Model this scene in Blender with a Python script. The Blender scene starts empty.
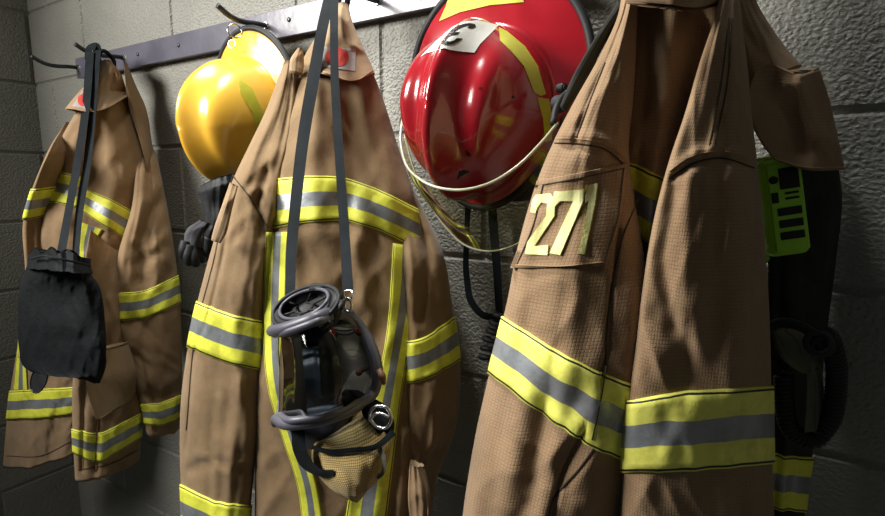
import bpy, bmesh, math, random
import numpy as np
from mathutils import Vector, Matrix
from mathutils.bvhtree import BVHTree
from mathutils.geometry import tessellate_polygon

scene = bpy.context.scene
COL = scene.collection
# ------------------------------------------------------------------ camera model
F = 540.; CX, CY = 442.5, 258.
TILT = math.atan(80/F); YAW = math.radians(32.35)
CAM = np.array([0, -.718, 1.5636])
FW = np.array([-math.sin(YAW)*math.cos(TILT), math.cos(YAW)*math.cos(TILT), -math.sin(TILT)])
RT = np.array([math.cos(YAW), math.sin(YAW), 0.]); UP = np.cross(RT, FW)

def ray(x, y): return FW + RT*(x-CX)/F - UP*(y-CY)/F
def P(x, y, off):
    """point at distance `off` from the back wall that lies on the sight line of (x, y)"""
    d = ray(x, y); return CAM + d*((-off-CAM[1])/d[1])
def proj(V):
    W = V - CAM; z = W@FW
    return CX + F*(W@RT)/z, CY - F*(W@UP)/z

def lst(a): return [np.array(p, float) for p in a]

def hermite(ts, pts, t):
    """smooth curve through pts at knots ts; pts (n, ...), t (m,)"""
    ts = np.asarray(ts, float); pts = np.asarray(pts, float); t = np.asarray(t, float)
    n = len(ts)
    if n == 1: return np.repeat(pts, len(t), 0)
    m = np.zeros_like(pts)
    sl = (pts[1:]-pts[:-1])/(ts[1:]-ts[:-1]).reshape((-1,)+(1,)*(pts.ndim-1))
    m[0] = sl[0]; m[-1] = sl[-1]
    for i in range(1, n-1):
        h0 = ts[i]-ts[i-1]; h1 = ts[i+1]-ts[i]
        m[i] = (sl[i-1]*h1 + sl[i]*h0)/(h0+h1)
    k = np.clip(np.searchsorted(ts, t, side='right')-1, 0, n-2)
    h = ts[k+1]-ts[k]; s = (t-ts[k])/h
    sh = (-1,)+(1,)*(pts.ndim-1); s = s.reshape(sh); h = h.reshape(sh)
    return ((2*s**3-3*s**2+1)*pts[k] + (s**3-2*s**2+s)*h*m[k] + (-2*s**3+3*s**2)*pts[k+1] + (s**3-s**2)*h*m[k+1])

def resample(pts, n):
    pts = np.array(pts, float)
    d = np.r_[0, np.cumsum(np.linalg.norm(np.diff(pts[:, :2] if pts.shape[1] > 2 else pts, axis=0), axis=1)+1e-6)]
    return hermite(d, pts, np.linspace(0, d[-1], n))

def noise2(x, y, seed=0):
    xi = np.floor(x).astype(int); yi = np.floor(y).astype(int); fx = x-xi; fy = y-yi
    def h(a, b):
        n = (a*374761393 + b*668265263 + seed*982451653) & 0x7fffffff
        n = ((n ^ (n >> 13))*1274126177) & 0x7fffffff
        return ((n ^ (n >> 16)) & 0xffff)/32767.5 - 1
    fx = fx*fx*(3-2*fx); fy = fy*fy*(3-2*fy)
    return (h(xi, yi)*(1-fx)+h(xi+1, yi)*fx)*(1-fy) + (h(xi, yi+1)*(1-fx)+h(xi+1, yi+1)*fx)*fy

# ------------------------------------------------------------------ materials
def nodes_of(name):
    m = bpy.data.materials.new(name); m.use_nodes = True
    nt = m.node_tree; b = nt.nodes['Principled BSDF']
    return m, nt, b
def N(nt, t, **k):
    n = nt.nodes.new(t)
    for a, v in k.items():
        if a.startswith('i_'): n.inputs[a[2:].replace('_', ' ')].default_value = v
        else: setattr(n, a, v)
    return n
def ramp(nt, stops, interp='LINEAR'):
    r = nt.nodes.new('ShaderNodeValToRGB'); cr = r.color_ramp; cr.interpolation = interp
    while len(cr.elements) < len(stops): cr.elements.new(.5)
    for e, (p, c) in zip(cr.elements, stops):
        e.position = p; e.color = (*c, 1) if len(c) == 3 else c
    return r
def L(nt, a, b): nt.links.new(a, b)

def mottled(name, c0, c1, rough=.8, scale=30, bump=.1, bscale=400, spec=.3, metal=0, dist=.001, coat=0, detail=4):
    m, nt, b = nodes_of(name)
    tc = N(nt, 'ShaderNodeTexCoord')
    n = N(nt, 'ShaderNodeTexNoise'); n.inputs['Scale'].default_value = scale; n.inputs['Detail'].default_value = detail
    L(nt, tc.outputs['Object'], n.inputs['Vector'])
    r = ramp(nt, [(.3, c0), (.7, c1)]); L(nt, n.outputs['Fac'], r.inputs['Fac']); L(nt, r.outputs['Color'], b.inputs['Base Color'])
    if bump:
        n2 = N(nt, 'ShaderNodeTexNoise'); n2.inputs['Scale'].default_value = bscale; n2.inputs['Detail'].default_value = 3
        L(nt, tc.outputs['Object'], n2.inputs['Vector'])
        bp = N(nt, 'ShaderNodeBump'); bp.inputs['Strength'].default_value = bump; bp.inputs['Distance'].default_value = dist
        L(nt, n2.outputs['Fac'], bp.inputs['Height']); L(nt, bp.outputs['Normal'], b.inputs['Normal'])
    b.inputs['Roughness'].default_value = rough; b.inputs['Specular IOR Level'].default_value = spec
    b.inputs['Metallic'].default_value = metal; b.inputs['Coat Weight'].default_value = coat
    return m

def cloth(name, c0, c1, wear, grid=.0058, gridstr=.5, gcol=.80, gb=.1, sat=.95):
    """ripstop weave: UVs are metres on the cloth"""
    m, nt, b = nodes_of(name)
    uv = N(nt, 'ShaderNodeUVMap'); tc = N(nt, 'ShaderNodeTexCoord')
    n = N(nt, 'ShaderNodeTexNoise'); n.inputs['Scale'].default_value = 9; n.inputs['Detail'].default_value = 6; n.inputs['Roughness'].default_value = .65
    L(nt, tc.outputs['Object'], n.inputs['Vector'])
    r = ramp(nt, [(.28, c0), (.55, c1), (.78, wear)]); L(nt, n.outputs['Fac'], r.inputs['Fac'])
    def wave(axis):
        w = N(nt, 'ShaderNodeTexWave', wave_type='BANDS', bands_direction=axis, wave_profile='SIN')
        w.inputs['Scale'].default_value = 2*math.pi/(20*grid); w.inputs['Distortion'].default_value = .25
        w.inputs['Detail'].default_value = 1
        L(nt, uv.outputs['UV'], w.inputs['Vector'])
        p = N(nt, 'ShaderNodeMath', operation='POWER'); p.inputs[1].default_value = 5
        L(nt, w.outputs['Fac'], p.inputs[0]); return p.outputs[0]
    mx = N(nt, 'ShaderNodeMath', operation='MAXIMUM'); L(nt, wave('X'), mx.inputs[0]); L(nt, wave('Y'), mx.inputs[1])
    mix = N(nt, 'ShaderNodeMixRGB', blend_type='MULTIPLY'); 
    mul = N(nt, 'ShaderNodeMath', operation='MULTIPLY'); mul.inputs[1].default_value = gridstr
    L(nt, mx.outputs[0], mul.inputs[0]); L(nt, mul.outputs[0], mix.inputs['Fac'])
    mix.inputs['Color2'].default_value = (gcol, gcol*.94, gcol*.9, 1)
    L(nt, r.outputs['Color'], mix.inputs['Color1'])
    f = N(nt, 'ShaderNodeTexNoise'); f.inputs['Scale'].default_value = 900; f.inputs['Detail'].default_value = 3
    L(nt, tc.outputs['Object'], f.inputs['Vector'])
    ov = N(nt, 'ShaderNodeMixRGB', blend_type='OVERLAY'); ov.inputs['Fac'].default_value = .35
    L(nt, mix.outputs['Color'], ov.inputs['Color1']); L(nt, f.outputs['Color'], ov.inputs['Color2'])
    hs = N(nt, 'ShaderNodeHueSaturation'); hs.inputs['Saturation'].default_value = sat
    L(nt, ov.outputs['Color'], hs.inputs['Color']); L(nt, hs.outputs['Color'], b.inputs['Base Color'])
    # bump: soft crumple + threads + ripstop
    cr = N(nt, 'ShaderNodeTexNoise'); cr.inputs['Scale'].default_value = 45; cr.inputs['Detail'].default_value = 4
    L(nt, tc.outputs['Object'], cr.inputs['Vector'])
    b1 = N(nt, 'ShaderNodeBump'); b1.inputs['Strength'].default_value = .45; b1.inputs['Distance'].default_value = .0035
    L(nt, cr.outputs['Fac'], b1.inputs['Height'])
    b2 = N(nt, 'ShaderNodeBump'); b2.inputs['Strength'].default_value = gb; b2.inputs['Distance'].default_value = .0006
    L(nt, mx.outputs[0], b2.inputs['Height']); L(nt, b1.outputs['Normal'], b2.inputs['Normal'])
    b3 = N(nt, 'ShaderNodeBump'); b3.inputs['Strength'].default_value = .3; b3.inputs['Distance'].default_value = .0005
    L(nt, f.outputs['Fac'], b3.inputs['Height']); L(nt, b2.outputs['Normal'], b3.inputs['Normal'])
    L(nt, b3.outputs['Normal'], b.inputs['Normal'])
    b.inputs['Roughness'].default_value = .85; b.inputs['Specular IOR Level'].default_value = .25
    b.inputs['Sheen Weight'].default_value = .12
    return m

def trim_mat(name, yel=(.76, .78, .07), sil=(.27, .29, .31), edge=(.02, .022, .015)):
    m, nt, b = nodes_of(name)
    uv = N(nt, 'ShaderNodeUVMap'); sp = N(nt, 'ShaderNodeSeparateXYZ'); L(nt, uv.outputs['UV'], sp.inputs[0])
    y2 = tuple(c*.93 for c in yel)
    r = ramp(nt, [(0, y2), (.022, edge), (.05, yel), (.345, sil), (.66, yel), (.95, edge), (.978, y2)], 'CONSTANT')
    L(nt, sp.outputs['Y'], r.inputs['Fac'])
    tc = N(nt, 'ShaderNodeTexCoord')
    n = N(nt, 'ShaderNodeTexNoise'); n.inputs['Scale'].default_value = 28; n.inputs['Detail'].default_value = 7; n.inputs['Roughness'].default_value = .7
    L(nt, tc.outputs['Object'], n.inputs['Vector'])
    d = ramp(nt, [(.28, (.66, .63, .55)), (.52, (1, 1, 1))]); L(nt, n.outputs['Fac'], d.inputs['Fac'])
    mx = N(nt, 'ShaderNodeMixRGB', blend_type='MULTIPLY'); mx.inputs['Fac'].default_value = 1
    L(nt, r.outputs['Color'], mx.inputs['Color1']); L(nt, d.outputs['Color'], mx.inputs['Color2'])
    L(nt, mx.outputs['Color'], b.inputs['Base Color'])
    isS = ramp(nt, [(0, (0, 0, 0)), (.345, (1, 1, 1)), (.66, (0, 0, 0))], 'CONSTANT'); L(nt, sp.outputs['Y'], isS.inputs['Fac'])
    rr = N(nt, 'ShaderNodeMapRange'); rr.inputs['To Min'].default_value = .62; rr.inputs['To Max'].default_value = .38
    L(nt, isS.outputs['Color'], rr.inputs['Value']); L(nt, rr.outputs['Result'], b.inputs['Roughness'])
    mm = N(nt, 'ShaderNodeMath', operation='MULTIPLY'); mm.inputs[1].default_value = .35
    L(nt, isS.outputs['Color'], mm.inputs[0]); L(nt, mm.outputs[0], b.inputs['Metallic'])
    n3 = N(nt, 'ShaderNodeTexNoise'); n3.inputs['Scale'].default_value = 60; n3.inputs['Detail'].default_value = 3
    L(nt, tc.outputs['Object'], n3.inputs['Vector'])
    bp = N(nt, 'ShaderNodeBump'); bp.inputs['Strength'].default_value = .4; bp.inputs['Distance'].default_value = .0025
    L(nt, n3.outputs['Fac'], bp.inputs['Height']); L(nt, bp.outputs['Normal'], b.inputs['Normal'])
    return m

def wall_mat():
    m, nt, b = nodes_of('painted_block')
    tc = N(nt, 'ShaderNodeTexCoord')
    n = N(nt, 'ShaderNodeTexNoise'); n.inputs['Scale'].default_value = 5; n.inputs['Detail'].default_value = 5
    L(nt, tc.outputs['Object'], n.inputs['Vector'])
    r = ramp(nt, [(.3, (.215, .213, .19)), (.7, (.27, .266, .24))]); L(nt, n.outputs['Fac'], r.inputs['Fac'])
    L(nt, r.outputs['Color'], b.inputs['Base Color'])
    mp = N(nt, 'ShaderNodeMapping'); mp.inputs['Scale'].default_value = (1, 1, 1.25)
    L(nt, tc.outputs['Object'], mp.inputs['Vector'])
    a = N(nt, 'ShaderNodeTexNoise'); a.inputs['Scale'].default_value = 190; a.inputs['Detail'].default_value = 2.5; a.inputs['Roughness'].default_value = .55
    L(nt, mp.outputs['Vector'], a.inputs['Vector'])
    v = N(nt, 'ShaderNodeTexVoronoi'); v.inputs['Scale'].default_value = 210; v.feature = 'SMOOTH_F1'
    L(nt, mp.outputs['Vector'], v.inputs['Vector'])
    ad = N(nt, 'ShaderNodeMath', operation='MULTIPLY_ADD'); ad.inputs[1].default_value = -.7
    L(nt, v.outputs['Distance'], ad.inputs[0]); L(nt, a.outputs['Fac'], ad.inputs[2])
    b1 = N(nt, 'ShaderNodeBump'); b1.inputs['Strength'].default_value = .8; b1.inputs['Distance'].default_value = .0035
    L(nt, ad.outputs[0], b1.inputs['Height'])
    p = N(nt, 'ShaderNodeTexNoise'); p.inputs['Scale'].default_value = 22; p.inputs['Detail'].default_value = 3
    L(nt, tc.outputs['Object'], p.inputs['Vector'])
    b2 = N(nt, 'ShaderNodeBump'); b2.inputs['Strength'].default_value = .25; b2.inputs['Distance'].default_value = .006
    L(nt, p.outputs['Fac'], b2.inputs['Height']); L(nt, b1.outputs['Normal'], b2.inputs['Normal'])
    L(nt, b2.outputs['Normal'], b.inputs['Normal'])
    b.inputs['Roughness'].default_value = .5; b.inputs['Specular IOR Level'].default_value = .42
    return m

def glass_mat(name, tint, gloss=.5, rough=.03, ior=1.45):
    m = bpy.data.materials.new(name); m.use_nodes = True; nt = m.node_tree; nt.nodes.clear()
    o = N(nt, 'ShaderNodeOutputMaterial'); t = N(nt, 'ShaderNodeBsdfTransparent'); g = N(nt, 'ShaderNodeBsdfGlossy')
    t.inputs['Color'].default_value = (*tint, 1); g.inputs['Roughness'].default_value = rough
    g.inputs['Color'].default_value = (gloss, gloss, gloss, 1)
    f = N(nt, 'ShaderNodeFresnel'); f.inputs['IOR'].default_value = ior
    mx = N(nt, 'ShaderNodeMixShader'); L(nt, f.outputs[0], mx.inputs[0]); L(nt, t.outputs[0], mx.inputs[1]); L(nt, g.outputs[0], mx.inputs[2])
    L(nt, mx.outputs[0], o.inputs['Surface']); return m

TAN = cloth('tan_shell', (.20, .122, .060), (.275, .175, .088), (.32, .21, .115), gridstr=.12, grid=.003, sat=.95)
TANMID = cloth('tan_shell_worn', (.18, .116, .060), (.235, .157, .086), (.29, .20, .12), gridstr=.12, grid=.003, sat=1.05)
TANNEAR = cloth('tan_ripstop', (.24, .158, .092), (.31, .208, .128), (.38, .27, .175), gridstr=.5, grid=.0029, gcol=.66, gb=.3, sat=1.06)
TANLIGHT = cloth('tan_collar', (.26, .165, .085), (.33, .215, .115), (.38, .26, .15), gridstr=.12, grid=.003)
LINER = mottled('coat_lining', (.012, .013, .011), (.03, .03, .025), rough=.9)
TRIM = trim_mat('reflective_tape')
TRIM_LIT = trim_mat('reflective_tape_lit', yel=(.90, .90, .17), sil=(.33, .35, .38))  # lit copy of the tape: strong light on the near sleeves put into its colour
THREAD = mottled('dark_thread', (.025, .018, .012), (.06, .04, .025), rough=.9, bscale=1500)
TANTHREAD = mottled('tan_thread', (.30, .19, .10), (.42, .28, .16), rough=.9, bscale=1500)
BLACKWEB = mottled('black_webbing', (.004, .006, .008), (.009, .012, .015), spec=.15, rough=.85, bump=.5, bscale=900, dist=.0008)
BLACKCLOTH = mottled('black_nylon', (.0025, .004, .005), (.005, .007, .009), spec=.15, rough=.75, bump=.4, bscale=120, dist=.003)
BLACKLEATHER = mottled('black_leather', (.008, .009, .011), (.02, .022, .025), rough=.6, bump=.4, bscale=200)
GREYKNIT = mottled('grey_knit', (.05, .05, .06), (.09, .09, .10), rough=.95, bump=.6, bscale=500)
RUBBER = mottled('black_rubber', (.012, .013, .015), (.02, .021, .024), rough=.55, bump=.1, spec=.3)
FRAMEGREY = mottled('grey_rubber', (.075, .075, .10), (.10, .10, .13), rough=.42, bump=.1, spec=.5)
STEEL = mottled('bright_steel', (.55, .55, .55), (.75, .75, .75), rough=.25, metal=1, bump=0)
DARKSTEEL = mottled('hook_steel', (.04, .045, .05), (.07, .075, .08), rough=.38, metal=.6, bump=.2, bscale=300)
RAILM = mottled('rail_paint', (.075, .072, .10), (.12, .115, .15), rough=.30, scale=14, bump=.25, bscale=60, spec=.6, dist=.002)
YELLOWH = mottled('yellow_shell', (.80, .40, .03), (.90, .55, .075), rough=.27, scale=7, bump=.05, bscale=50, spec=.5, coat=.6)
REDH = mottled('red_shell', (.27, .008, .014), (.38, .013, .024), rough=.2, scale=8, bump=.05, bscale=50, spec=.6, coat=.7)
WHITEV = mottled('white_vinyl', (.72, .72, .66), (.84, .84, .80), rough=.6, bump=0)
YELV = mottled('lime_vinyl', (.50, .52, .06), (.62, .62, .10), rough=.4, scale=40, bump=0)
YELV2 = mottled('olive_vinyl', (.46, .42, .03), (.56, .52, .05), rough=.4, scale=40, bump=0)
BLACKV = mottled('black_vinyl', (.01, .01, .01), (.02, .02, .02), rough=.4, bump=0)
PALEYEL = mottled('pale_yellow_digit', (.70, .70, .26), (.84, .84, .44), rough=.55, scale=50, bump=.2)
DARKYEL = mottled('yellow_digit_edge', (.62, .55, .05), (.72, .65, .08), rough=.6, bump=0)
LABELG = mottled('grey_label', (.33, .31, .30), (.42, .40, .38), rough=.8)
REDINK = mottled('red_ink', (.62, .06, .05), (.70, .10, .08), rough=.8)
PINK = mottled('pink_label', (.50, .20, .20), (.6, .3, .28), rough=.8)
KEVLAR = cloth('yellow_mesh', (.42, .28, .08), (.52, .37, .13), (.58, .43, .18), gridstr=1., grid=.0024, gcol=.28, gb=.6)
GREENP = mottled('green_plastic', (.36, .78, .03), (.42, .86, .05), rough=.4, bump=0, spec=.5)  # green brightened so the housing looks lit, light put into the colour
OLIVE = mottled('olive_cloth', (.10, .10, .07), (.15, .145, .11), rough=.9, bump=.4)
VISOR = glass_mat('visor_clear', (.76, .75, .56), gloss=.7, ior=1.16)
RIM = mottled('visor_rim', (.27, .27, .18), (.38, .37, .26), rough=.25, bump=0, spec=.7)
LENS = glass_mat('lens_clear', (.45, .50, .54), rough=.05, ior=1.2)
INNERM = mottled('mask_inner_rubber', (.005, .006, .010), (.012, .014, .02), rough=.5, spec=.6, bump=0)
WALLM = wall_mat()
FLOORM = mottled('concrete_floor', (.16, .16, .15), (.24, .235, .22), rough=.6, scale=5, bump=.2, bscale=80)
CEILM = mottled('ceiling_paint', (.30, .30, .28), (.35, .35, .33), rough=.9)

# ------------------------------------------------------------------ object helpers
def tag(o, label=None, cat=None, group=None, kind=None):
    if label: o['label'] = label
    if cat: o['category'] = cat
    if group: o['group'] = group
    if kind: o['kind'] = kind
    return o
def thing(name, loc, label, cat, group=None):
    o = bpy.data.objects.new(name, None); o.empty_display_size = .05; COL.objects.link(o)
    o.location = Vector(loc); return tag(o, label, cat, group)
def origin_of(o):
    v = Vector((0, 0, 0))
    while o is not None: v += o.location; o = o.parent
    return np.array(v)
def mesh(name, V, faces, mat, parent=None, uvs=None, smooth=True, origin=None, mats=None, midx=None):
    V = np.asarray(V, float).reshape(-1, 3)
    o0 = origin_of(parent) if parent is not None else (np.array(origin) if origin is not None else np.zeros(3))
    me = bpy.data.meshes.new(name)
    me.from_pydata((V-o0).tolist(), [], [list(f) for f in faces]); me.update()
    for m_ in (mats or [mat]): me.materials.append(m_)
    if midx is not None: me.polygons.foreach_set('material_index', midx)
    if uvs is not None:
        l = me.uv_layers.new(name='UVMap'); vi = np.zeros(len(me.loops), int); me.loops.foreach_get('vertex_index', vi)
        l.data.foreach_set('uv', np.asarray(uvs)[vi].ravel())
    me.polygons.foreach_set('use_smooth', [smooth]*len(me.polygons))
    o = bpy.data.objects.new(name, me); COL.objects.link(o)
    if parent is not None: o.parent = parent
    elif origin is not None: o.location = Vector(origin)
    return o
def from_bm(name, bm, mat, parent=None, smooth=False, origin=None):
    V = [v.co[:] for v in bm.verts]; bm.verts.index_update()
    Fc = [[v.index for v in f.verts] for f in bm.faces]; bm.free()
    return mesh(name, V, Fc, mat, parent, smooth=smooth, origin=origin)
def gridfaces(nr, nc, wrap=False, base=0):
    f = []
    for i in range(nr-1):
        for j in range(nc if wrap else nc-1):
            k = (j+1) % nc
            f.append((base+i*nc+j, base+i*nc+k, base+(i+1)*nc+k, base+(i+1)*nc+j))
    return f
def fix_normals(o):
    bm = bmesh.new(); bm.from_mesh(o.data); bmesh.ops.recalc_face_normals(bm, faces=bm.faces); bm.to_mesh(o.data); bm.free()

class Surf: pass
SURFS = {}

def garment(name, parent, rows, mat, strokes=(), nu=96, nv=110, flat=.72, amp=.004, freq=5, vf=1.6, seed=1,
            wr=.0025, wrs=28, cap=True, bottom=True):
    """hollow cloth form: rows = ([(x, y, off), ...], thickness); strokes = (polyline, width px, depth m)"""
    C = []; T = []; ys = []
    for pts, th in rows:
        q = resample([(a[0], a[1], a[2]) for a in pts], 9)
        C.append([P(*k) for k in q]); T.append(th)
    C = np.array(C); T = np.array(T, float)
    mid = C.mean(1); ts = np.r_[0, np.cumsum(np.linalg.norm(np.diff(mid, axis=0), axis=1)+1e-4)]
    length = ts[-1]; tv = np.linspace(0, length, nv)
    Cv = hermite(ts, C, tv); Tv = np.interp(tv, ts, T)
    phi = np.linspace(0, 2*math.pi, nu*2, endpoint=False)
    u = (1-np.cos(phi))/2
    un = np.linspace(0, 1, 9)
    Cu = np.stack([hermite(un, Cv[i], u) for i in range(nv)])       # nv, 2nu, 3
    A = Cv[:, -1]-Cv[:, 0]
    n0 = CAM-Cv.reshape(-1, 3).mean(0); n0[2] = 0; n0 /= np.linalg.norm(n0)     # one thickness direction per form
    Nn = np.repeat(n0[None, :], nv, 0)
    s = np.sin(phi); prof = np.sign(s)*np.abs(s)**flat
    V = Cu + Nn[:, None, :]*(Tv[:, None]*prof[None, :]/2)[..., None]
    w = np.clip(np.abs(s), 0, 1)**.6
    W = np.linalg.norm(A, axis=1)
    S_ = (u[None, :]*W[:, None])*np.ones((nv, 1)); T_ = tv[:, None]*np.ones((1, 2*nu))
    side = np.where(s >= 0, 0, 37.)[None, :]
    d = amp*noise2(u[None, :]*freq+side+noise2(T_*4, T_*0, seed+5)*.5, T_*vf+side, seed)
    d += amp*.6*noise2(u[None, :]*freq*2.1+side, T_*vf*2.2+9, seed+1)
    a = noise2((S_+T_*.45)*wrs+side, (T_-S_*.3)*wrs*.45, seed+2); d += wr*(1-np.abs(a)*2.2)
    a = noise2((S_-T_*.6)*wrs*1.7+side, (T_+S_*.3)*wrs*.6, seed+3); d += wr*.6*(1-np.abs(a)*2.2)
    px, py = proj(V)
    front = (s >= -.05)[None, :]
    for pl, wd, dep in strokes:
        pl = np.array(pl, float); best = np.full(px.shape, 1e9)
        for a0, b0 in zip(pl[:-1], pl[1:]):
            ab = b0-a0; t = np.clip(((px-a0[0])*ab[0]+(py-a0[1])*ab[1])/(ab@ab+1e-9), 0, 1)
            best = np.minimum(best, np.hypot(px-a0[0]-t*ab[0], py-a0[1]-t*ab[1]))
        d = d + np.where(front, dep*np.exp(-(best/wd)**2), 0)
    V = V + Nn[:, None, :]*(d*w[None, :]*np.where(s >= 0, 1, -1)[None, :])[..., None]
    # uv in metres
    uv = np.stack([S_, T_], -1)
    VV = V.reshape(-1, 3); fc = gridfaces(nv, 2*nu, True); uvs = uv.reshape(-1, 2)
    extra = []; exuv = []; midx = [0]*len(fc)
    if cap:
        k = len(VV)+len(extra); extra.append(V[0].mean(0)); exuv.append((0, 0))
        fc += [(k, j, (j+1) % (2*nu)) for j in range(2*nu)][::-1]; midx += [0]*(2*nu)
    if bottom == 'cap':
        k = len(VV)+len(extra); extra.append(V[-1].mean(0)); exuv.append((0, 0)); b0 = (nv-1)*2*nu
        fc += [(k, b0+j, b0+(j+1) % (2*nu)) for j in range(2*nu)]; midx += [0]*(2*nu)
    elif bottom:                                          # turned-in hem with dark lining inside
        c = V[-1].mean(0); up_ = Cv[-min(12, nv)].mean(0)-Cv[-1].mean(0)
        for (kk, inn, rise) in ((1, .10, .02), (2, .16, .35), (3, .9, .8)):
            ring = V[-1]*(1-inn)+c*inn + up_*rise; b0 = len(VV)+len(extra)
            prev = (nv-1)*2*nu if kk == 1 else b0-2*nu
            extra += list(ring); exuv += [(0, 0)]*(2*nu)
            fc += [(prev+j, prev+(j+1) % (2*nu), b0+(j+1) % (2*nu), b0+j) for j in range(2*nu)]
            midx += [0 if kk == 1 else 1]*(2*nu)
    o = mesh(name, np.vstack([VV, np.array(extra)]) if extra else VV, fc, mat, parent,
             uvs=np.vstack([uvs, np.array(exuv)]) if extra else uvs, mats=[mat, LINER], midx=midx)
    S = Surf(); S.V = V; S.obj = o; S.uv = uv; S.nu = nu; S.phi = phi; S.parent = parent
    du = np.roll(V, -1, 1)-np.roll(V, 1, 1); dv = np.gradient(V, axis=0)
    n = np.cross(du, dv); n /= np.linalg.norm(n, axis=-1)[..., None]+1e-12
    f0 = nu//2
    if ((CAM-V[nv//2, f0])@n[nv//2, f0]) < 0: n = -n
    S.n = n; S.px, S.py = proj(V)
    S.bvh = BVHTree.FromPolygons([tuple(v) for v in VV], gridfaces(nv, 2*nu, True))
    return S

def lin(pl, t):
    pl = np.array(pl, float)
    r = np.interp(t, pl[:, 0], pl[:, 1])
    r = np.where(t < pl[0, 0], pl[0, 1]+(t-pl[0, 0])*(pl[1, 1]-pl[0, 1])/(pl[1, 0]-pl[0, 0]), r)
    return np.where(t > pl[-1, 0], pl[-1, 1]+(t-pl[-1, 0])*(pl[-1, 1]-pl[-2, 1])/(pl[-1, 0]-pl[-2, 0]), r)

def band(S, top, bot, mat, name='reflective_trim', lift=.0022, cols=None, nb=9, parent=None, smoothing=5, xlim=None):
    """tape going round the form S between the two lines top and bot (image polylines y(x))"""
    nv, nc = S.px.shape
    cols = range(nc) if cols is None else cols
    vt = []; vb = []; ok = []
    for j in cols:
        r = []
        for pl in (top, bot):
            h = S.py[:, j]-lin(pl, S.px[:, j])
            k = np.where((h[:-1] <= 0) & (h[1:] > 0))[0]
            if len(k) == 0: r.append(0. if h[0] > 0 else nv-1.); 
            else: k = k[0]; r.append(k - h[k]/(h[k+1]-h[k]))
        vt.append(r[0]); vb.append(r[1])
        ok.append(xlim is None or xlim[0] <= S.px[int(min(nv-1, r[0])), j] <= xlim[1])
    vt = np.array(vt); vb = np.array(vb); full = len(vt) == nc and xlim is None
    def sm(a):
        if full: return sum(np.roll(a, k) for k in range(-smoothing, smoothing+1))/(2*smoothing+1)
        return a
    vt, vb = sm(vt), sm(vb)
    idx = [j for j, k in zip(cols, ok) if k]; sel = np.array(ok)
    vt, vb = vt[sel], vb[sel]; n = len(idx)
    G = []; U = []
    ss = np.r_[0, np.linspace(0, 1, nb), 1]; lf = np.r_[-.001, np.full(nb, lift), -.001]
    ulen = np.r_[0, np.cumsum(np.linalg.norm(np.diff(S.V[nv//2, idx], axis=0), axis=1))]
    for s_, l_ in zip(ss, lf):
        v = np.clip(vt*(1-s_)+vb*s_, 0, nv-1.001); i = v.astype(int); f = (v-i)[:, None]
        p = S.V[i, idx]*(1-f)+S.V[i+1, idx]*f; nn = S.n[i, idx]*(1-f)+S.n[i+1, idx]*f
        G.append(p+nn*l_); U.append(np.stack([ulen, np.full(n, s_)], -1))
    o = mesh(name, np.array(G).reshape(-1, 3), gridfaces(len(ss), n, full), mat, parent or S.obj, uvs=np.array(U).reshape(-1, 2))
    return o

def cast(targets, x, y):
    d = ray(x, y); d = d/np.linalg.norm(d); best = None
    for S in (targets if isinstance(targets, (list, tuple)) else [targets]):
        h = S.bvh.ray_cast(Vector(CAM), Vector(d))
        if h[0] is not None and (best is None or h[3] < best): best = h[3]
    return best, d

def strip(name, left, right, targets, mat, parent, n=70, nb=9, lift=.0022, smooth=0, uvflip=False):
    """ribbon lying on the forms, between two image polylines"""
    A = resample(left, n); B = resample(right, n)
    D = np.full((n, nb), np.nan); dirs = np.zeros((n, nb, 3))
    for i in range(n):
        for j in range(nb):
            p = A[i]*(1-j/(nb-1))+B[i]*j/(nb-1); h, d = cast(targets, *p[:2]); dirs[i, j] = d
            if h is not None: D[i, j] = h
    for i in range(n):                                     # fill misses from neighbours
        r = D[i]; g = ~np.isnan(r)
        if g.any(): D[i] = np.interp(np.arange(nb), np.where(g)[0], r[g])
    for j in range(nb):
        c = D[:, j]; g = ~np.isnan(c)
        if g.any(): D[:, j] = np.interp(np.arange(n), np.where(g)[0], c[g])
    for _ in range(smooth):
        D[1:-1] = np.minimum(D[1:-1], (D[:-2]+D[1:-1]+D[2:])/3) if smooth > 8 else (D[:-2]+D[1:-1]+D[2:])/3
    V = CAM+dirs*(D-lift)[..., None]; Vb = CAM+dirs*(D+.0008)[..., None]
    V = np.concatenate([Vb[:, :1], V, Vb[:, -1:]], 1); V = np.concatenate([V[:1]*0+np.concatenate([Vb[:1, :1], Vb[:1], Vb[:1, -1:]], 1), V, np.concatenate([Vb[-1:, :1], Vb[-1:], Vb[-1:, -1:]], 1)], 0)
    al = np.r_[0, np.linspace(0, 1, n), 1]; ac = np.r_[0, np.linspace(0, 1, nb), 1]
    Lm = np.linalg.norm(V[1, 1]-V[-2, 1])
    uvs = np.array([[(a*Lm, 1-c if uvflip else c) for c in ac] for a in al]).reshape(-1, 2)
    return mesh(name, V.reshape(-1, 3), gridfaces(n+2, nb+2), mat, parent, uvs=uvs)

def seam(pts, w, targets, parent, mat=None, name='seam', n=50, lift=.0012):
    A = resample(pts, n); t = np.gradient(A, axis=0); t /= np.linalg.norm(t, axis=1)[:, None]+1e-9
    nrm = np.stack([-t[:, 1], t[:, 0]], -1)
    return strip(name, A-nrm*w/2, A+nrm*w/2, targets, mat or THREAD, parent, n=n, nb=4, lift=lift)

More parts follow.
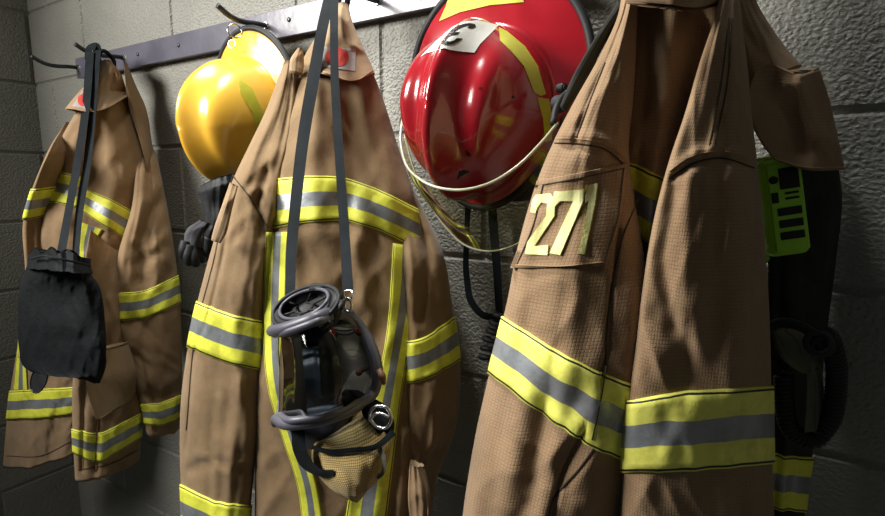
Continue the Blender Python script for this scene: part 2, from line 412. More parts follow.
def decal(name, polys, targets, mat, parent, lift=.0015, step=3., cuts=True):
    """flat applied shape (list of outline polygons in the image) pressed on to the form"""
    bm = bmesh.new()
    for pl in polys:
        vs = [bm.verts.new((x, y, 0)) for x, y in pl]
        for t in tessellate_polygon([[Vector((x, y, 0)) for x, y in pl]]):
            try: bm.faces.new([vs[k] for k in t])
            except ValueError: pass
    xs = [v.co.x for v in bm.verts]; ys = [v.co.y for v in bm.verts]
    for ax, lo, hi in ((0, min(xs), max(xs)), (1, min(ys), max(ys))):
        c = lo+step
        while c < hi:
            co = Vector((c, 0, 0)) if ax == 0 else Vector((0, c, 0)); no = Vector((1, 0, 0)) if ax == 0 else Vector((0, 1, 0))
            bmesh.ops.bisect_plane(bm, geom=bm.verts[:]+bm.edges[:]+bm.faces[:], plane_co=co, plane_no=no); c += step
    bm.verts.ensure_lookup_table()
    hs = {}; good = []
    for v in bm.verts:
        h, d = cast(targets, v.co.x, v.co.y); hs[v.index] = (h, d, (v.co.x, v.co.y))
        if h is not None: good.append((v.co.x, v.co.y, h))
    bm.verts.index_update(); g = np.array(good)
    r = bmesh.ops.extrude_face_region(bm, geom=bm.faces[:])
    new = {e for e in r['geom'] if isinstance(e, bmesh.types.BMVert)}
    for v in bm.verts:
        x, y = v.co.x, v.co.y; h, d = cast(targets, x, y)
        if h is None: h = g[np.argmin((g[:, 0]-x)**2+(g[:, 1]-y)**2), 2]
        v.co = Vector(CAM+d*(h-(lift if v in new else -.0006)))
    bmesh.ops.recalc_face_normals(bm, faces=bm.faces)
    return from_bm(name, bm, mat, parent, smooth=False)

def tube(name, pts, r, mat, parent=None, nseg=10, closed=False, smooth_n=None, caps=True, flatten=None, origin=None, join=None):
    """round bar through world points; r number or per-point list"""
    pts = np.array(pts, float)
    rr = np.full(len(pts), r) if np.isscalar(r) else np.array(r, float)
    if smooth_n:
        if closed: pts = np.vstack([pts, pts[:1]]); rr = np.r_[rr, rr[0]]
        d = np.r_[0, np.cumsum(np.linalg.norm(np.diff(pts, axis=0), axis=1)+1e-9)]; t = np.linspace(0, d[-1], smooth_n)
        if closed:                                         # periodic padding
            P3 = np.vstack([pts[-3:-1], pts, pts[1:3]]); d3 = np.r_[d[-3:-1]-d[-1], d, d[1:3]+d[-1]]
            pts = hermite(d3, P3, t)[:-1]; rr = np.interp(t, d, rr)[:-1]
        else: pts = hermite(d, pts, t); rr = np.interp(t, d, rr)
    n = len(pts)
    if closed: T = np.roll(pts, -1, 0)-np.roll(pts, 1, 0)
    else: T = np.gradient(pts, axis=0)
    T /= np.linalg.norm(T, axis=1)[:, None]+1e-12
    ref = np.array([0, 0, 1.]) if abs(T[0][2]) < .9 else np.array([1., 0, 0])
    u = np.cross(T[0], ref); u /= np.linalg.norm(u); V = []
    for i in range(n):
        u = u-T[i]*(u@T[i]); u /= np.linalg.norm(u)+1e-12; w = np.cross(T[i], u)
        for k in range(nseg):
            a = 2*math.pi*k/nseg; V.append(pts[i]+rr[i]*(u*math.cos(a)+w*math.sin(a)*(flatten or 1)))
    f = gridfaces(n, nseg, True)
    if closed: f += [((n-1)*nseg+k, (n-1)*nseg+(k+1) % nseg, (k+1) % nseg, k) for k in range(nseg)]
    elif caps: f += [tuple(range(nseg))[::-1], tuple((n-1)*nseg+k for k in range(nseg))]
    if join is not None: join.append((V, f)); return None
    o = mesh(name, V, f, mat, parent, origin=origin); return o
def joined(name, parts, mat, parent=None, origin=None, smooth=True):
    V = []; Fc = []
    for v, f in parts:
        b = len(V); V += [list(p) for p in v]; Fc += [[i+b for i in q] for q in f]
    return mesh(name, V, Fc, mat, parent, origin=origin, smooth=smooth)
def box_bm(bm, c, s, R=None, bevel=0):
    r = bmesh.ops.create_cube(bm, size=1); M = Matrix.Diagonal((*s, 1))
    if bevel:
        bmesh.ops.transform(bm, matrix=M, verts=r['verts'])
        es = {e for v in r['verts'] for e in v.link_edges}
        rb = bmesh.ops.bevel(bm, geom=list(es), offset=bevel, segments=3, affect='EDGES', profile=.6)
        vs = {v for f in rb['faces'] for v in f.verts} | {v for v in r['verts'] if v.is_valid}
        M2 = Matrix.Translation(Vector(c)) @ (R.to_4x4() if R is not None else Matrix.Identity(4))
        bmesh.ops.transform(bm, matrix=M2, verts=list(vs))
    else:
        bmesh.ops.transform(bm, matrix=Matrix.Translation(Vector(c)) @ (R.to_4x4() if R is not None else Matrix.Identity(4)) @ M, verts=r['verts'])

# ------------------------------------------------------------------ the room
XL = -1.81; XR = 1.5; YF = -3.2; ZC = 2.9
def block_wall(name, x0, x1, z0, z1, to3, phase=0.):
    """one mesh of painted blocks with tooled joints; to3(x, depth, z)"""
    V = []; Fc = []
    H = .19; Wd = .38; zc = 1.633; g = .0042; dp = .0045
    k0 = int(math.floor((z0-zc)/H)); k1 = int(math.ceil((z1-zc)/H))
    for k in range(k0, k1):
        a = max(z0, zc+k*H); b = min(z1, zc+(k+1)*H)
        if b-a < .01: continue
        ph = (-1.52 if k % 2 else -1.33)+phase
        i0 = int(math.floor((x0-ph)/Wd))-1; i1 = int(math.ceil((x1-ph)/Wd))+1
        for i in range(i0, i1):
            c = max(x0, ph+i*Wd); d = min(x1, ph+(i+1)*Wd)
            if d-c < .012: continue
            n = len(V)
            V += [to3(c, dp, a), to3(d, dp, a), to3(d, dp, b), to3(c, dp, b)]
            for m, e in ((g*.7, dp*.8), (g*1.5, .0)): V += [to3(c+m, e, a+m), to3(d-m, e, a+m), to3(d-m, e, b-m), to3(c+m, e, b-m)]
            for r in (0, 4):
                for q in range(4): Fc.append((n+r+q, n+r+(q+1) % 4, n+r+4+(q+1) % 4, n+r+4+q))
            Fc.append((n+8, n+9, n+10, n+11))
    n = len(V); t = .12
    V += [to3(x0, dp, z0), to3(x1, dp, z0), to3(x1, dp, z1), to3(x0, dp, z1), to3(x0, t, z0), to3(x1, t, z0), to3(x1, t, z1), to3(x0, t, z1)]
    for q in range(4): Fc.append((n+q, n+(q+1) % 4, n+4+(q+1) % 4, n+4+q))
    Fc.append((n+4, n+5, n+6, n+7))
    o = mesh(name, V, Fc, WALLM, smooth=False); fix_normals(o); tag(o, kind='structure'); return o
block_wall('wall_back', XL-.02, XR+.02, 0, ZC, lambda x, d, z: (x, d, z))
block_wall('wall_left', YF, .02, 0, ZC, lambda x, d, z: (XL-d, x, z), phase=1.52-.004)
block_wall('wall_right_added', YF, .02, 0, ZC, lambda x, d, z: (XR+d, x, z))  # unseen wall, added to block ambient light and darken the right end
for nm, z, m, t in (('floor', -.05, FLOORM, .1), ('ceiling', ZC+.05, CEILM, .1)):
    bm = bmesh.new(); box_bm(bm, ((XL+XR)/2, YF/2, z), (XR-XL+.3, -YF+.3, t)); tag(from_bm(nm, bm, m), kind='structure')

# ------------------------------------------------------------------ coat rail with its hooks
HX = [-1.519, -1.307, -.82, -.561, -.31, -.075, .16]
rail = thing('coat_rail', (-.6, 0, 1.81), 'long dark grey-purple metal coat rail screwed to the block wall, with steel hooks', 'coat rail')
bm = bmesh.new(); x0, x1 = -1.53, .42; box_bm(bm, ((x0+x1)/2, -.0165, 1.835), (x1-x0, .007, .048), bevel=.001)
box_bm(bm, ((x0+x1)/2, -.0095, 1.815), (x1-x0, .007, .006)); box_bm(bm, ((x0+x1)/2, -.0095, 1.853), (x1-x0, .007, .006))
box_bm(bm, ((x0+x1)/2, -.003, 1.835), (x1-x0, .006, .044))
from_bm('rail_plate', bm, RAILM, rail)
for hx in HX:
    base = np.array([hx, -.02, 1.836])
    pts = [base, base+[0, -.02, -.001], base+[0, -.045, -.004], base+[0, -.062, -.004], base+[0, -.076, -.001], base+[0, -.099, .010]]
    hk = tube('hook', pts, .0046, DARKSTEEL, rail, nseg=12, smooth_n=24)
    bm = bmesh.new(); bmesh.ops.create_cone(bm, segments=16, radius1=.0085, radius2=.006, depth=.005, cap_ends=True,
        matrix=Matrix.Translation(Vector(base+[0, -.0005, 0])) @ Matrix.Rotation(math.pi/2, 4, 'X'))
    from_bm('hook_collar', bm, STEEL, hk, smooth=False)
for sx, sz in [(-1.245+.0, 1.836), (-1.09, 1.836), (-.76, 1.838), (-.48, 1.828), (-.22, 1.835), (.3, 1.835)]:
    bm = bmesh.new(); bmesh.ops.create_uvsphere(bm, u_segments=12, v_segments=6, radius=.0045, matrix=Matrix.Translation((sx, -.0205, sz)) @ Matrix.Diagonal((1, .45, 1, 1)))
    from_bm('screw_head', bm, DARKSTEEL, rail, smooth=True)
# ------------------------------------------------------------------ coat one, far left
c1 = thing('firefighter_coat', P(100, 60, .07), 'tan turnout coat at the far left of the rail, behind the black drawstring bag', 'coat', 'turnout coats on the rail')
s1R = garment('sleeve', c1, [
    ([(138, 140, .06), (149, 138, .03)], .02),
    ([(136, 165, .09), (157, 158, .04)], .06),
    ([(132, 205, .12), (164, 190, .05)], .09),
    ([(118, 255, .15), (173, 240, .05)], .11),
    ([(114, 318, .16), (180, 300, .05)], .12),
    ([(128, 370, .15), (182, 360, .05)], .115),
    ([(141, 405, .14), (182, 395, .05)], .105),
    ([(146, 430, .14), (180, 424, .05)], .10)], TAN,
    strokes=[([(170, 190), (150, 215), (138, 250), (140, 280)], 7, -.014), ([(160, 185), (168, 220), (170, 260)], 7, .008),
             ([(128, 265), (150, 258), (172, 245)], 5, -.004), ([(120, 330), (145, 350), (150, 380)], 12, .008),
             ([(140, 395), (160, 398), (180, 388)], 4, -.004), ([(135, 240), (150, 250), (168, 232)], 4, .005)], seed=11, nu=70, nv=90)
s1L = garment('sleeve', c1, [
    ([(66, 122, .16), (80, 124, .10)], .02),
    ([(46, 155, .24), (72, 158, .17)], .07),
    ([(30, 195, .25), (62, 198, .18)], .08),
    ([(23, 222, .25), (60, 226, .18)], .08),
    ([(25, 270, .25), (58, 275, .18)], .08),
    ([(22, 320, .24), (55, 322, .18)], .07),
    ([(18, 355, .23), (50, 352, .18)], .07)], TAN, seed=12, nu=50, nv=60,
    strokes=[([(34, 230), (30, 300)], 6, -.006)])
s1T = garment('torso', c1, [
    ([(100, 72, .10), (121, 74, .08)], .03),
    ([(88, 92, .13), (128, 96, .06)], .06),
    ([(70, 122, .18), (138, 118, .05)], .09),
    ([(54, 152, .20), (148, 145, .05)], .12),
    ([(43, 180, .21), (150, 178, .06)], .14),
    ([(42, 215, .22), (140, 215, .08)], .15),
    ([(36, 260, .22), (133, 262, .10)], .15),
    ([(24, 310, .22), (118, 315, .12)], .14),
    ([(17, 350, .22), (100, 360, .14)], .13),
    ([(9, 400, .22), (84, 400, .16)], .12),
    ([(3, 464, .22), (76, 448, .17)], .11)], TAN,
    strokes=[([(120, 95), (135, 150), (138, 210)], 8, -.006), ([(108, 90), (112, 160), (104, 220)], 9, .008), ([(85, 115), (70, 160), (66, 220)], 8, .008),
             ([(95, 120), (88, 180)], 8, -.008), ([(45, 150), (42, 225)], 2.5, -.006), ([(40, 420), (28, 465)], 12, .010), ([(55, 420), (48, 460)], 9, -.010)], seed=13)
s1F = garment('front_panel', c1, [
    ([(92, 222, .17), (128, 236, .10)], .01),
    ([(84, 262, .225), (126, 272, .14)], .035),
    ([(76, 310, .25), (121, 315, .16)], .06),
    ([(74, 360, .25), (128, 352, .15)], .07),
    ([(72, 400, .25), (140, 398, .14)], .08),
    ([(73, 440, .25), (141, 430, .14)], .085),
    ([(75, 478, .25), (140, 455, .14)], .085)], TAN,
    strokes=[([(84, 385), (82, 470)], 2.5, -.006), ([(98, 420), (96, 470)], 3, -.007), ([(112, 300), (125, 345)], 6, .006)], seed=14, nu=70, nv=90)
c1c = garment('collar', c1, [
    ([(101, 61, .085), (110, 60, .08)], .02),
    ([(96, 74, .11), (121, 74, .07)], .035),
    ([(80, 91, .15), (126, 88, .06)], .05),
    ([(65, 109, .19), (98, 113, .15), (133, 94, .06)], .055)], TANLIGHT, strokes=[([(112, 66), (105, 105)], 4, .006), ([(120, 75), (128, 92)], 4, -.004)],
    seed=15, nu=50, nv=40, amp=.002)
garment('chest_flap', c1, [([(124, 62, .075), (127, 64, .05)], .02), ([(126, 90, .08), (137, 88, .045)], .03), ([(130, 112, .08), (146, 108, .045)], .035), ([(138, 135, .09), (151, 136, .045)], .035), ([(146, 165, .09), (154, 168, .05)], .03), ([(150, 184, .08), (153, 186, .06)], .01)],
        TANMID, seed=16, nu=30, nv=30, amp=.002, bottom='cap')
garment('pocket_flap', c1, [([(84, 352, .275), (128, 342, .165)], .02), ([(86, 385, .28), (136, 372, .16)], .022), ([(96, 420, .28), (136, 396, .155)], .018)],
        TANMID, seed=17, nu=40, nv=30, amp=.0015, bottom='cap')
band(s1T, [(42, 171), (58, 171), (78, 176)], [(42, 202), (58, 203), (78, 208)], TRIM, xlim=(40, 82))
band(s1T, [(82, 187), (110, 199), (132, 211)], [(79, 209), (105, 226), (130, 242)], TRIM, xlim=(80, 134))
band(s1L, [(27, 190), (42, 188)], [(23, 220), (42, 216)], TRIM)
band(s1T, [(8, 391), (40, 389), (75, 387)], [(6, 420), (40, 419), (75, 414)], TRIM)
strip('reflective_trim', [(80, 222), (79, 245), (80, 262)], [(103, 230), (92, 250), (92, 262)], [s1T], TRIM, s1T.obj, lift=.003)
strip('reflective_trim', [(19, 330), (16, 360), (13, 390)], [(25, 330), (26, 360), (28, 390)], [s1T, s1L], TRIM, s1T.obj, lift=.003)
band(s1R, [(117, 293), (145, 291), (176, 276)], [(115, 321), (148, 318), (181, 302)], TRIM)
band(s1R, [(142, 404), (160, 403), (182, 394)], [(142, 423), (160, 426), (182, 417)], TRIM)
band(s1F, [(73, 429), (100, 434), (142, 412)], [(73, 452), (98, 464), (142, 436)], TRIM)
seam([(132, 212), (137, 198), (150, 182)], 1.6, s1T, s1T.obj)
seam([(84, 384), (82, 425), (83, 470)], 1.0, s1F, s1F.obj, mat=TANTHREAD)
seam([(98, 418), (96, 445), (96, 470)], 1.3, s1F, s1F.obj, mat=TANTHREAD, lift=.0032)
seam([(6, 456), (40, 456), (72, 441)], .8, s1T, s1T.obj)
seam([(78, 470), (110, 464), (138, 450)], .8, s1F, s1F.obj)
decal('collar_label', [[(72, 106), (82, 91), (95, 93), (89, 110)]], c1c, LABELG, c1c.obj)
decal('label_emblem', [[(82.5+5*math.cos(a), 100+6*math.sin(a)) for a in np.linspace(0, 6.283, 14)[:-1]]], c1c, REDINK, c1c.obj, lift=.0022)
tube('hanging_loop', [P(101, 66, .09), P(99, 52, .085), P(104, 51, .08), P(112, 58, .07), P(114, 66, .08)], .0045, BLACKWEB, c1, smooth_n=24, nseg=8)

# ------------------------------------------------------------------ coat two, middle
c2 = thing('firefighter_coat', P(343, 5, .09), 'tan turnout coat in the middle of the rail, behind the hanging face mask', 'coat', 'turnout coats on the rail')
s2R = garment('sleeve', c2, [
    ([(396, 168, .08), (406, 172, .06)], .02),
    ([(396, 200, .10), (420, 203, .055)], .06),
    ([(400, 250, .13), (442, 250, .05)], .10),
    ([(402, 310, .13), (453, 312, .045)], .10),
    ([(402, 370, .13), (460, 370, .045)], .10),
    ([(400, 420, .13), (455, 425, .045)], .10),
    ([(398, 470, .13), (438, 470, .05)], .09),
    ([(398, 560, .13), (428, 560, .06)], .09)], TANMID, strokes=[([(418, 210), (428, 260), (420, 320)], 5, -.010), ([(436, 240), (444, 300)], 6, .006),
        ([(432, 380), (436, 440)], 8, .008), ([(424, 230), (440, 225)], 4, .004)], seed=21, nu=60)
s2T = garment('torso', c2, [
    ([(326, 22, .11), (352, 22, .10)], .03),
    ([(302, 62, .14), (368, 62, .10)], .06),
    ([(290, 100, .17), (383, 100, .10)], .08),
    ([(280, 140, .19), (397, 145, .09)], .10),
    ([(274, 180, .20), (412, 190, .09)], .12),
    ([(270, 230, .21), (420, 240, .09)], .13),
    ([(262, 300, .22), (426, 310, .09)], .13),
    ([(258, 380, .23), (430, 380, .09)], .13),
    ([(256, 450, .23), (426, 450, .09)], .13),
    ([(256, 600, .23), (420, 600, .10)], .13)], TANMID,
    strokes=[([(318, 90), (312, 160), (316, 230)], 10, .006), ([(345, 90), (352, 170), (346, 260)], 10, -.006), ([(372, 90), (388, 150), (392, 220)], 9, .006),
             ([(395, 470), (390, 516)], 8, -.008), ([(428, 260), (424, 400)], 7, -.006), ([(405, 430), (398, 520)], 5, .008), ([(355, 240), (362, 300)], 9, .006),
             ([(290, 230), (300, 340), (296, 400)], 8, .006)], seed=22, nv=140)
s2L = garment('sleeve', c2, [
    ([(284, 62, .17), (296, 62, .16)], .03),
    ([(266, 110, .19), (296, 112, .17)], .06),
    ([(247, 150, .21), (292, 155, .18)], .08),
    ([(232, 182, .23), (286, 190, .19)], .10),
    ([(217, 230, .245), (278, 235, .20)], .11),
    ([(203, 280, .25), (270, 285, .21)], .12),
    ([(190, 335, .255), (266, 345, .215)], .12),
    ([(182, 390, .26), (263, 395, .22)], .12),
    ([(180, 440, .26), (256, 450, .225)], .12),
    ([(182, 500, .26), (250, 510, .23)], .12),
    ([(186, 600, .26), (246, 610, .23)], .12)], TANMID,
    strokes=[([(258, 130), (246, 175)], 6, .006), ([(268, 170), (258, 200), (262, 235)], 5, -.010), ([(250, 192), (266, 188), (276, 215)], 4, .006),
             ([(232, 200), (222, 260), (208, 320), (192, 360), (186, 450)], 2.5, -.005), ([(225, 380), (215, 430)], 14, -.006), ([(190, 470), (215, 462), (248, 472)], 5, -.006),
             ([(200, 455), (225, 470), (245, 460)], 4, .004), ([(240, 380), (246, 440)], 8, .006), ([(240, 250), (262, 300)], 10, .005)], seed=23, nv=140, nu=80)
s2c = garment('collar', c2, [
    ([(336, 4, .10), (348, 4, .095)], .02),
    ([(326, 24, .13), (353, 24, .11)], .035),
    ([(320, 45, .155), (362, 45, .115)], .045),
    ([(313, 62, .175), (370, 62, .115)], .05),
    ([(309, 73, .185), (325, 78, .18), (354, 84, .15), (375, 74, .115)], .05)], TANLIGHT,
    strokes=[([(330, 38), (345, 42), (362, 50)], 3, .005), ([(340, 10), (342, 35)], 5, .004)], seed=24, nu=50, nv=50, amp=.002)
garment('collar_tip', c2, [([(298, 48, .175), (303, 50, .17)], .012), ([(291, 58, .18), (304, 60, .17)], .016), ([(289, 72, .185), (303, 75, .175)], .014)], TANLIGHT, seed=25, nu=24, nv=20, amp=.001, bottom='cap')
tube('hanging_loop', [P(340, 12, .10), P(341, -4, .09), P(346, -6, .088), P(346, 10, .10)], .004, BLACKWEB, c2, smooth_n=20, nseg=8)
band(s2T, [(276, 179), (310, 176), (344, 177), (380, 190), (416, 209)], [(276, 228), (310, 222), (344, 220), (380, 230), (416, 249)], TRIM)
strip('reflective_trim', [(393, 243), (391, 280), (388, 320), (378, 380), (366, 430), (352, 480), (342, 540)],
      [(421, 248), (420, 290), (412, 330), (402, 390), (396, 440), (390, 490), (384, 540)], [s2T], TRIM, s2T.obj, lift=.0035, smooth=2)
strip('reflective_trim', [(266, 232), (264, 280), (263, 330), (268, 390), (283, 440), (297, 485), (304, 540)],
      [(289, 232), (287, 280), (286, 330), (290, 390), (303, 440), (317, 485), (325, 540)], [s2T, s2L], TRIM, s2T.obj, lift=.0035, smooth=3)
band(s2L, [(194, 300), (230, 314), (268, 322)], [(186, 346), (225, 362), (266, 371)], TRIM)
band(s2L, [(181, 484), (215, 501), (250, 505)], [(181, 528), (215, 545), (250, 549)], TRIM)
band(s2R, [(402, 342), (424, 338), (454, 316)], [(402, 384), (426, 380), (459, 360)], TRIM)
seam([(233, 176), (250, 198), (268, 228)], 1.0, [s2L], s2L.obj); seam([(228, 190), (213, 262), (196, 330), (186, 430)], 1.0, s2L, s2L.obj)
seam([(311, 66), (330, 74), (356, 80), (373, 70)], 1.2, s2c, s2c.obj, mat=TANTHREAD)
decal('collar_label', [[(319, 46), (356, 49), (355, 71), (318, 66)]], s2c, LABELG, s2c.obj)
decal('label_emblem', [[(337+12*math.cos(a), 57+9.5*math.sin(a)) for a in np.linspace(0, 6.283, 22)[:-1]]], s2c, REDINK, s2c.obj, lift=.0022)
garment('shoulder_tab', s2L.obj, [([(230, 182, .275), (238, 186, .27)], .012), ([(222, 205, .285), (232, 210, .28)], .014), ([(214, 228, .29), (226, 234, .285)], .014), ([(211, 240, .29), (221, 243, .285)], .010)],
        TANLIGHT, seed=26, nu=24, nv=30, amp=.001, bottom='cap')
garment('fabric_tab', c2, [([(410, 462, .16), (424, 466, .15)], .015), ([(408, 490, .16), (420, 480, .155), (430, 492, .15)], .02), ([(412, 530, .16), (430, 530, .15)], .015)], TAN, seed=27, nu=30, nv=30, amp=.004, bottom='cap')

# ------------------------------------------------------------------ coat three, nearest
c3 = thing('firefighter_coat', P(675, 0, .14), 'large tan turnout coat nearest the camera with number 271 on its sleeve patch', 'coat', 'turnout coats on the rail')
s3T = garment('torso', c3, [
    ([(630, -30, .13), (735, -30, .11)], .05),
    ([(628, 10, .15), (738, 12, .11)], .08),
    ([(628, 80, .165), (728, 80, .10)], .10),
    ([(622, 170, .17), (710, 170, .10)], .11),
    ([(620, 260, .17), (705, 260, .09)], .12),
    ([(615, 400, .16), (700, 400, .09)], .12),
    ([(610, 640, .16), (700, 640, .09)], .12)], TANNEAR,
    strokes=[([(672, 20), (668, 120), (650, 230)], 14, .012), ([(700, 20), (690, 100), (670, 200)], 10, -.015)], seed=31, amp=.006, nu=80, nv=120)
s3R = garment('sleeve', c3, [
    ([(722, -30, .15), (738, -30, .13)], .03),
    ([(716, 15, .19), (741, 15, .14)], .06),
    ([(700, 65, .215), (747, 65, .15)], .08),
    ([(684, 120, .235), (752, 120, .155)], .10),
    ([(669, 165, .25), (757, 165, .155)], .115),
    ([(656, 215, .255), (762, 215, .16)], .12),
    ([(645, 280, .26), (767, 280, .16)], .125),
    ([(636, 350, .26), (770, 350, .16)], .125),
    ([(628, 400, .26), (771, 400, .16)], .12),
    ([(624, 470, .26), (772, 470, .16)], .12),
    ([(615, 640, .26), (782, 640, .165)], .12)], TANNEAR,
    strokes=[([(672, 178), (690, 164), (720, 157), (752, 166)], 4, -.007), ([(672, 170), (700, 150), (752, 155)], 5, .004),
             ([(708, 20), (690, 90), (672, 150)], 10, .004), ([(742, 30), (748, 140)], 6, -.004),
             ([(690, 172), (686, 230), (690, 300)], 10, .004), ([(672, 190), (660, 260), (672, 330)], 9, -.006),
             ([(735, 180), (742, 280), (738, 380)], 16, .006), ([(655, 320), (680, 345), (690, 380)], 16, -.007)], seed=32, nu=110, nv=190, amp=.004)
s3L = garment('sleeve', c3, [
    ([(622, -30, .17), (640, -30, .16)], .03),
    ([(618, 15, .20), (637, 15, .18)], .05),
    ([(598, 60, .225), (635, 60, .195)], .07),
    ([(573, 105, .24), (632, 105, .205)], .09),
    ([(554, 142, .25), (628, 150, .215)], .105),
    ([(538, 180, .255), (632, 190, .22)], .11),
    ([(520, 240, .26), (641, 240, .23)], .115),
    ([(508, 300, .265), (646, 300, .235)], .12),
    ([(490, 372, .27), (643, 378, .24)], .12),
    ([(477, 430, .272), (632, 440, .242)], .12),
    ([(467, 490, .275), (620, 500, .245)], .12),
    ([(452, 640, .28), (598, 650, .25)], .12)], TANNEAR,
    strokes=[([(553, 144), (580, 146), (605, 150), (627, 168)], 4, -.007), ([(556, 136), (585, 137), (612, 142), (630, 156)], 5, .005),
             ([(605, 60), (585, 110), (575, 140)], 4, -.004), ([(622, 40), (620, 130)], 5, .004),
             ([(620, 230), (612, 290), (608, 350), (600, 380)], 2.2, -.004), ([(585, 430), (560, 480), (548, 530)], 2.5, -.006),
             ([(560, 280), (548, 320)], 12, .004), ([(600, 420), (590, 500)], 12, .006), ([(520, 400), (500, 500)], 16, .007), ([(548, 400), (530, 500)], 10, -.005)], seed=33, nu=110, nv=190, amp=.004)
s3c = garment('collar', c3, [
    ([(640, -90, .14), (712, -90, .12)], .04),
    ([(630, -40, .18), (722, -40, .15)], .07),
    ([(627, -14, .235), (672, -8, .24), (722, -16, .17)], .05),
    ([(625, 2, .24), (655, 6, .245), (690, 10, .235), (724, 2, .175)], .012)], TANLIGHT, seed=34, nu=60, nv=50, amp=.003, bottom='cap',
    strokes=[([(660, -20), (700, -16)], 6, .004)])
garment('storm_flap', c3, [([(618, 2, .19), (632, 4, .18)], .014), ([(594, 40, .20), (606, 42, .19)], .016), ([(572, 78, .205), (584, 84, .195)], .016), ([(560, 106, .205), (566, 112, .20)], .014)],
        LINER, seed=35, nu=24, nv=50, amp=.001, bottom='cap')
s3W = garment('throat_tab', c3, [
    ([(726, -30, .12), (748, -30, .09)], .02),
    ([(728, 10, .13), (758, 5, .08)], .022),
    ([(732, 50, .135), (786, 48, .075)], .024),
    ([(738, 90, .14), (802, 66, .08)], .026)], TANNEAR, seed=36, nu=50, nv=60, amp=.004, bottom='cap', strokes=[([(736, 20), (775, 70)], 5, -.004)])
s3W2 = garment('collar_flap', c3, [
    ([(757, 68, .15), (770, 64, .14), (785, 72, .125), (800, 76, .11), (819, 68, .09)], .012),
    ([(748, 90, .155), (790, 86, .12), (826, 88, .085)], .02),
    ([(752, 125, .155), (795, 130, .12), (836, 128, .08)], .022),
    ([(766, 150, .15), (800, 158, .12), (843, 160, .08)], .02),
    ([(774, 160, .15), (806, 170, .12), (845, 170, .08)], .016)], TANNEAR, seed=37, nu=60, nv=60, amp=.003, bottom='cap',
    strokes=[([(765, 75), (785, 110), (800, 150)], 12, -.012), ([(800, 85), (820, 140)], 10, .008), ([(800, 78), (818, 72)], 3, .004)])
seam([(774, 158), (806, 167), (844, 167)], 1.6, s3W2, s3W2.obj, mat=TANTHREAD)
band(s3R, [(626, 401), (680, 391), (771, 386)], [(624, 472), (690, 470), (772, 463)], TRIM_LIT)
band(s3L, [(506, 318), (560, 352), (600, 372), (645, 389)], [(486, 370), (540, 412), (590, 446), (630, 464)], TRIM_LIT)
band(s3T, [(620, 160), (640, 165), (662, 178)], [(620, 228), (640, 240), (656, 250)], TRIM)
seam([(554, 143), (580, 144), (606, 150), (627, 167)], 1.3, s3L, s3L.obj)
seam([(555, 138), (580, 139), (606, 144), (628, 158)], .9, s3L, s3L.obj, mat=TANTHREAD)
seam([(605, 62), (588, 105), (576, 138)], 1.0, s3L, s3L.obj)
seam([(638, 200), (622, 240), (610, 300), (605, 365)], 1.0, s3L, s3L.obj)
seam([(600, 440), (578, 470), (553, 500), (545, 540)], 1.7, s3L, s3L.obj)
seam([(606, 366), (601, 400), (592, 440)], 1.2, s3L, s3L.obj, lift=.0035)
seam([(670, 179), (690, 165), (720, 158), (755, 168)], 1.5, s3R, s3R.obj)
seam([(669, 171), (690, 157), (720, 151), (754, 158)], .9, s3R, s3R.obj, mat=TANTHREAD)
for dx in (0, 6): seam([(729+dx*.5, 18), (722+dx, 80), (709+dx, 145)], 1.0, s3R, s3R.obj, mat=THREAD)
tube('hanging_loop', [P(672, -20, .12), P(674, -62, .095), P(682, -70, .085), P(690, -62, .09), P(692, -20, .12)], .0045, BLACKWEB, c3, smooth_n=24, nseg=8)
# number patch
pt = strip('number_patch', [(536.5, 181), (526, 225), (510, 268)], [(627, 163), (620, 220), (606, 266)], [s3L], TANNEAR, s3L.obj, lift=.004, n=40, nb=30, uvflip=False)
class _B: pass
def surf_of(o):
    S = _B(); me = o.data; og = origin_of(o)
    S.bvh = BVHTree.FromPolygons([tuple(np.array(v.co)+og) for v in me.vertices], [tuple(p.vertices) for p in me.polygons]); return S
SP = surf_of(pt)
uvl = pt.data.uv_layers[0].data
for d_ in uvl: d_.uv = (d_.uv[0], d_.uv[1]*.07)
seam([(542, 185), (580, 178), (625, 168)], 1.0, SP, pt, mat=THREAD, name='stitching')
seam([(516, 265), (560, 266), (604, 262)], 1.0, SP, pt, mat=TANTHREAD, name='stitching')
seam([(624, 168), (617, 220), (604, 262)], 1.0, SP, pt, mat=THREAD, name='stitching')
seam([(543, 184), (533, 225), (517, 264)], 1.0, SP, pt, mat=THREAD, name='stitching')
two = [[(x+2.2, y) for x, y in [(533, 195), (548, 193), (553, 200), (552, 216), (532, 246), (546, 245), (545, 255), (522.5, 254), (525, 242), (543.6, 216), (545, 203.5), (539, 202), (535, 207), (533, 213), (528, 212), (530, 200)]]]
seven = [[(554, 191.6), (584, 189.6), (583, 201), (560, 255), (549.5, 253), (573, 201), (560, 201), (556, 205), (552, 210)]]
one = [[(588.7, 185), (597.4, 183), (595, 203), (584.3, 254.4), (579, 253.5), (588.7, 200), (585, 203), (585, 196)]]
for nm, pl in (('digit_two', two), ('digit_seven', seven), ('digit_one', one)):
    sh = [[(x+.8, y+.6) for x, y in q] for q in pl]
    dg = decal(nm, pl, SP, PALEYEL, pt, lift=.0022); decal('digit_edge', sh, SP, DARKYEL, dg, lift=.0012)

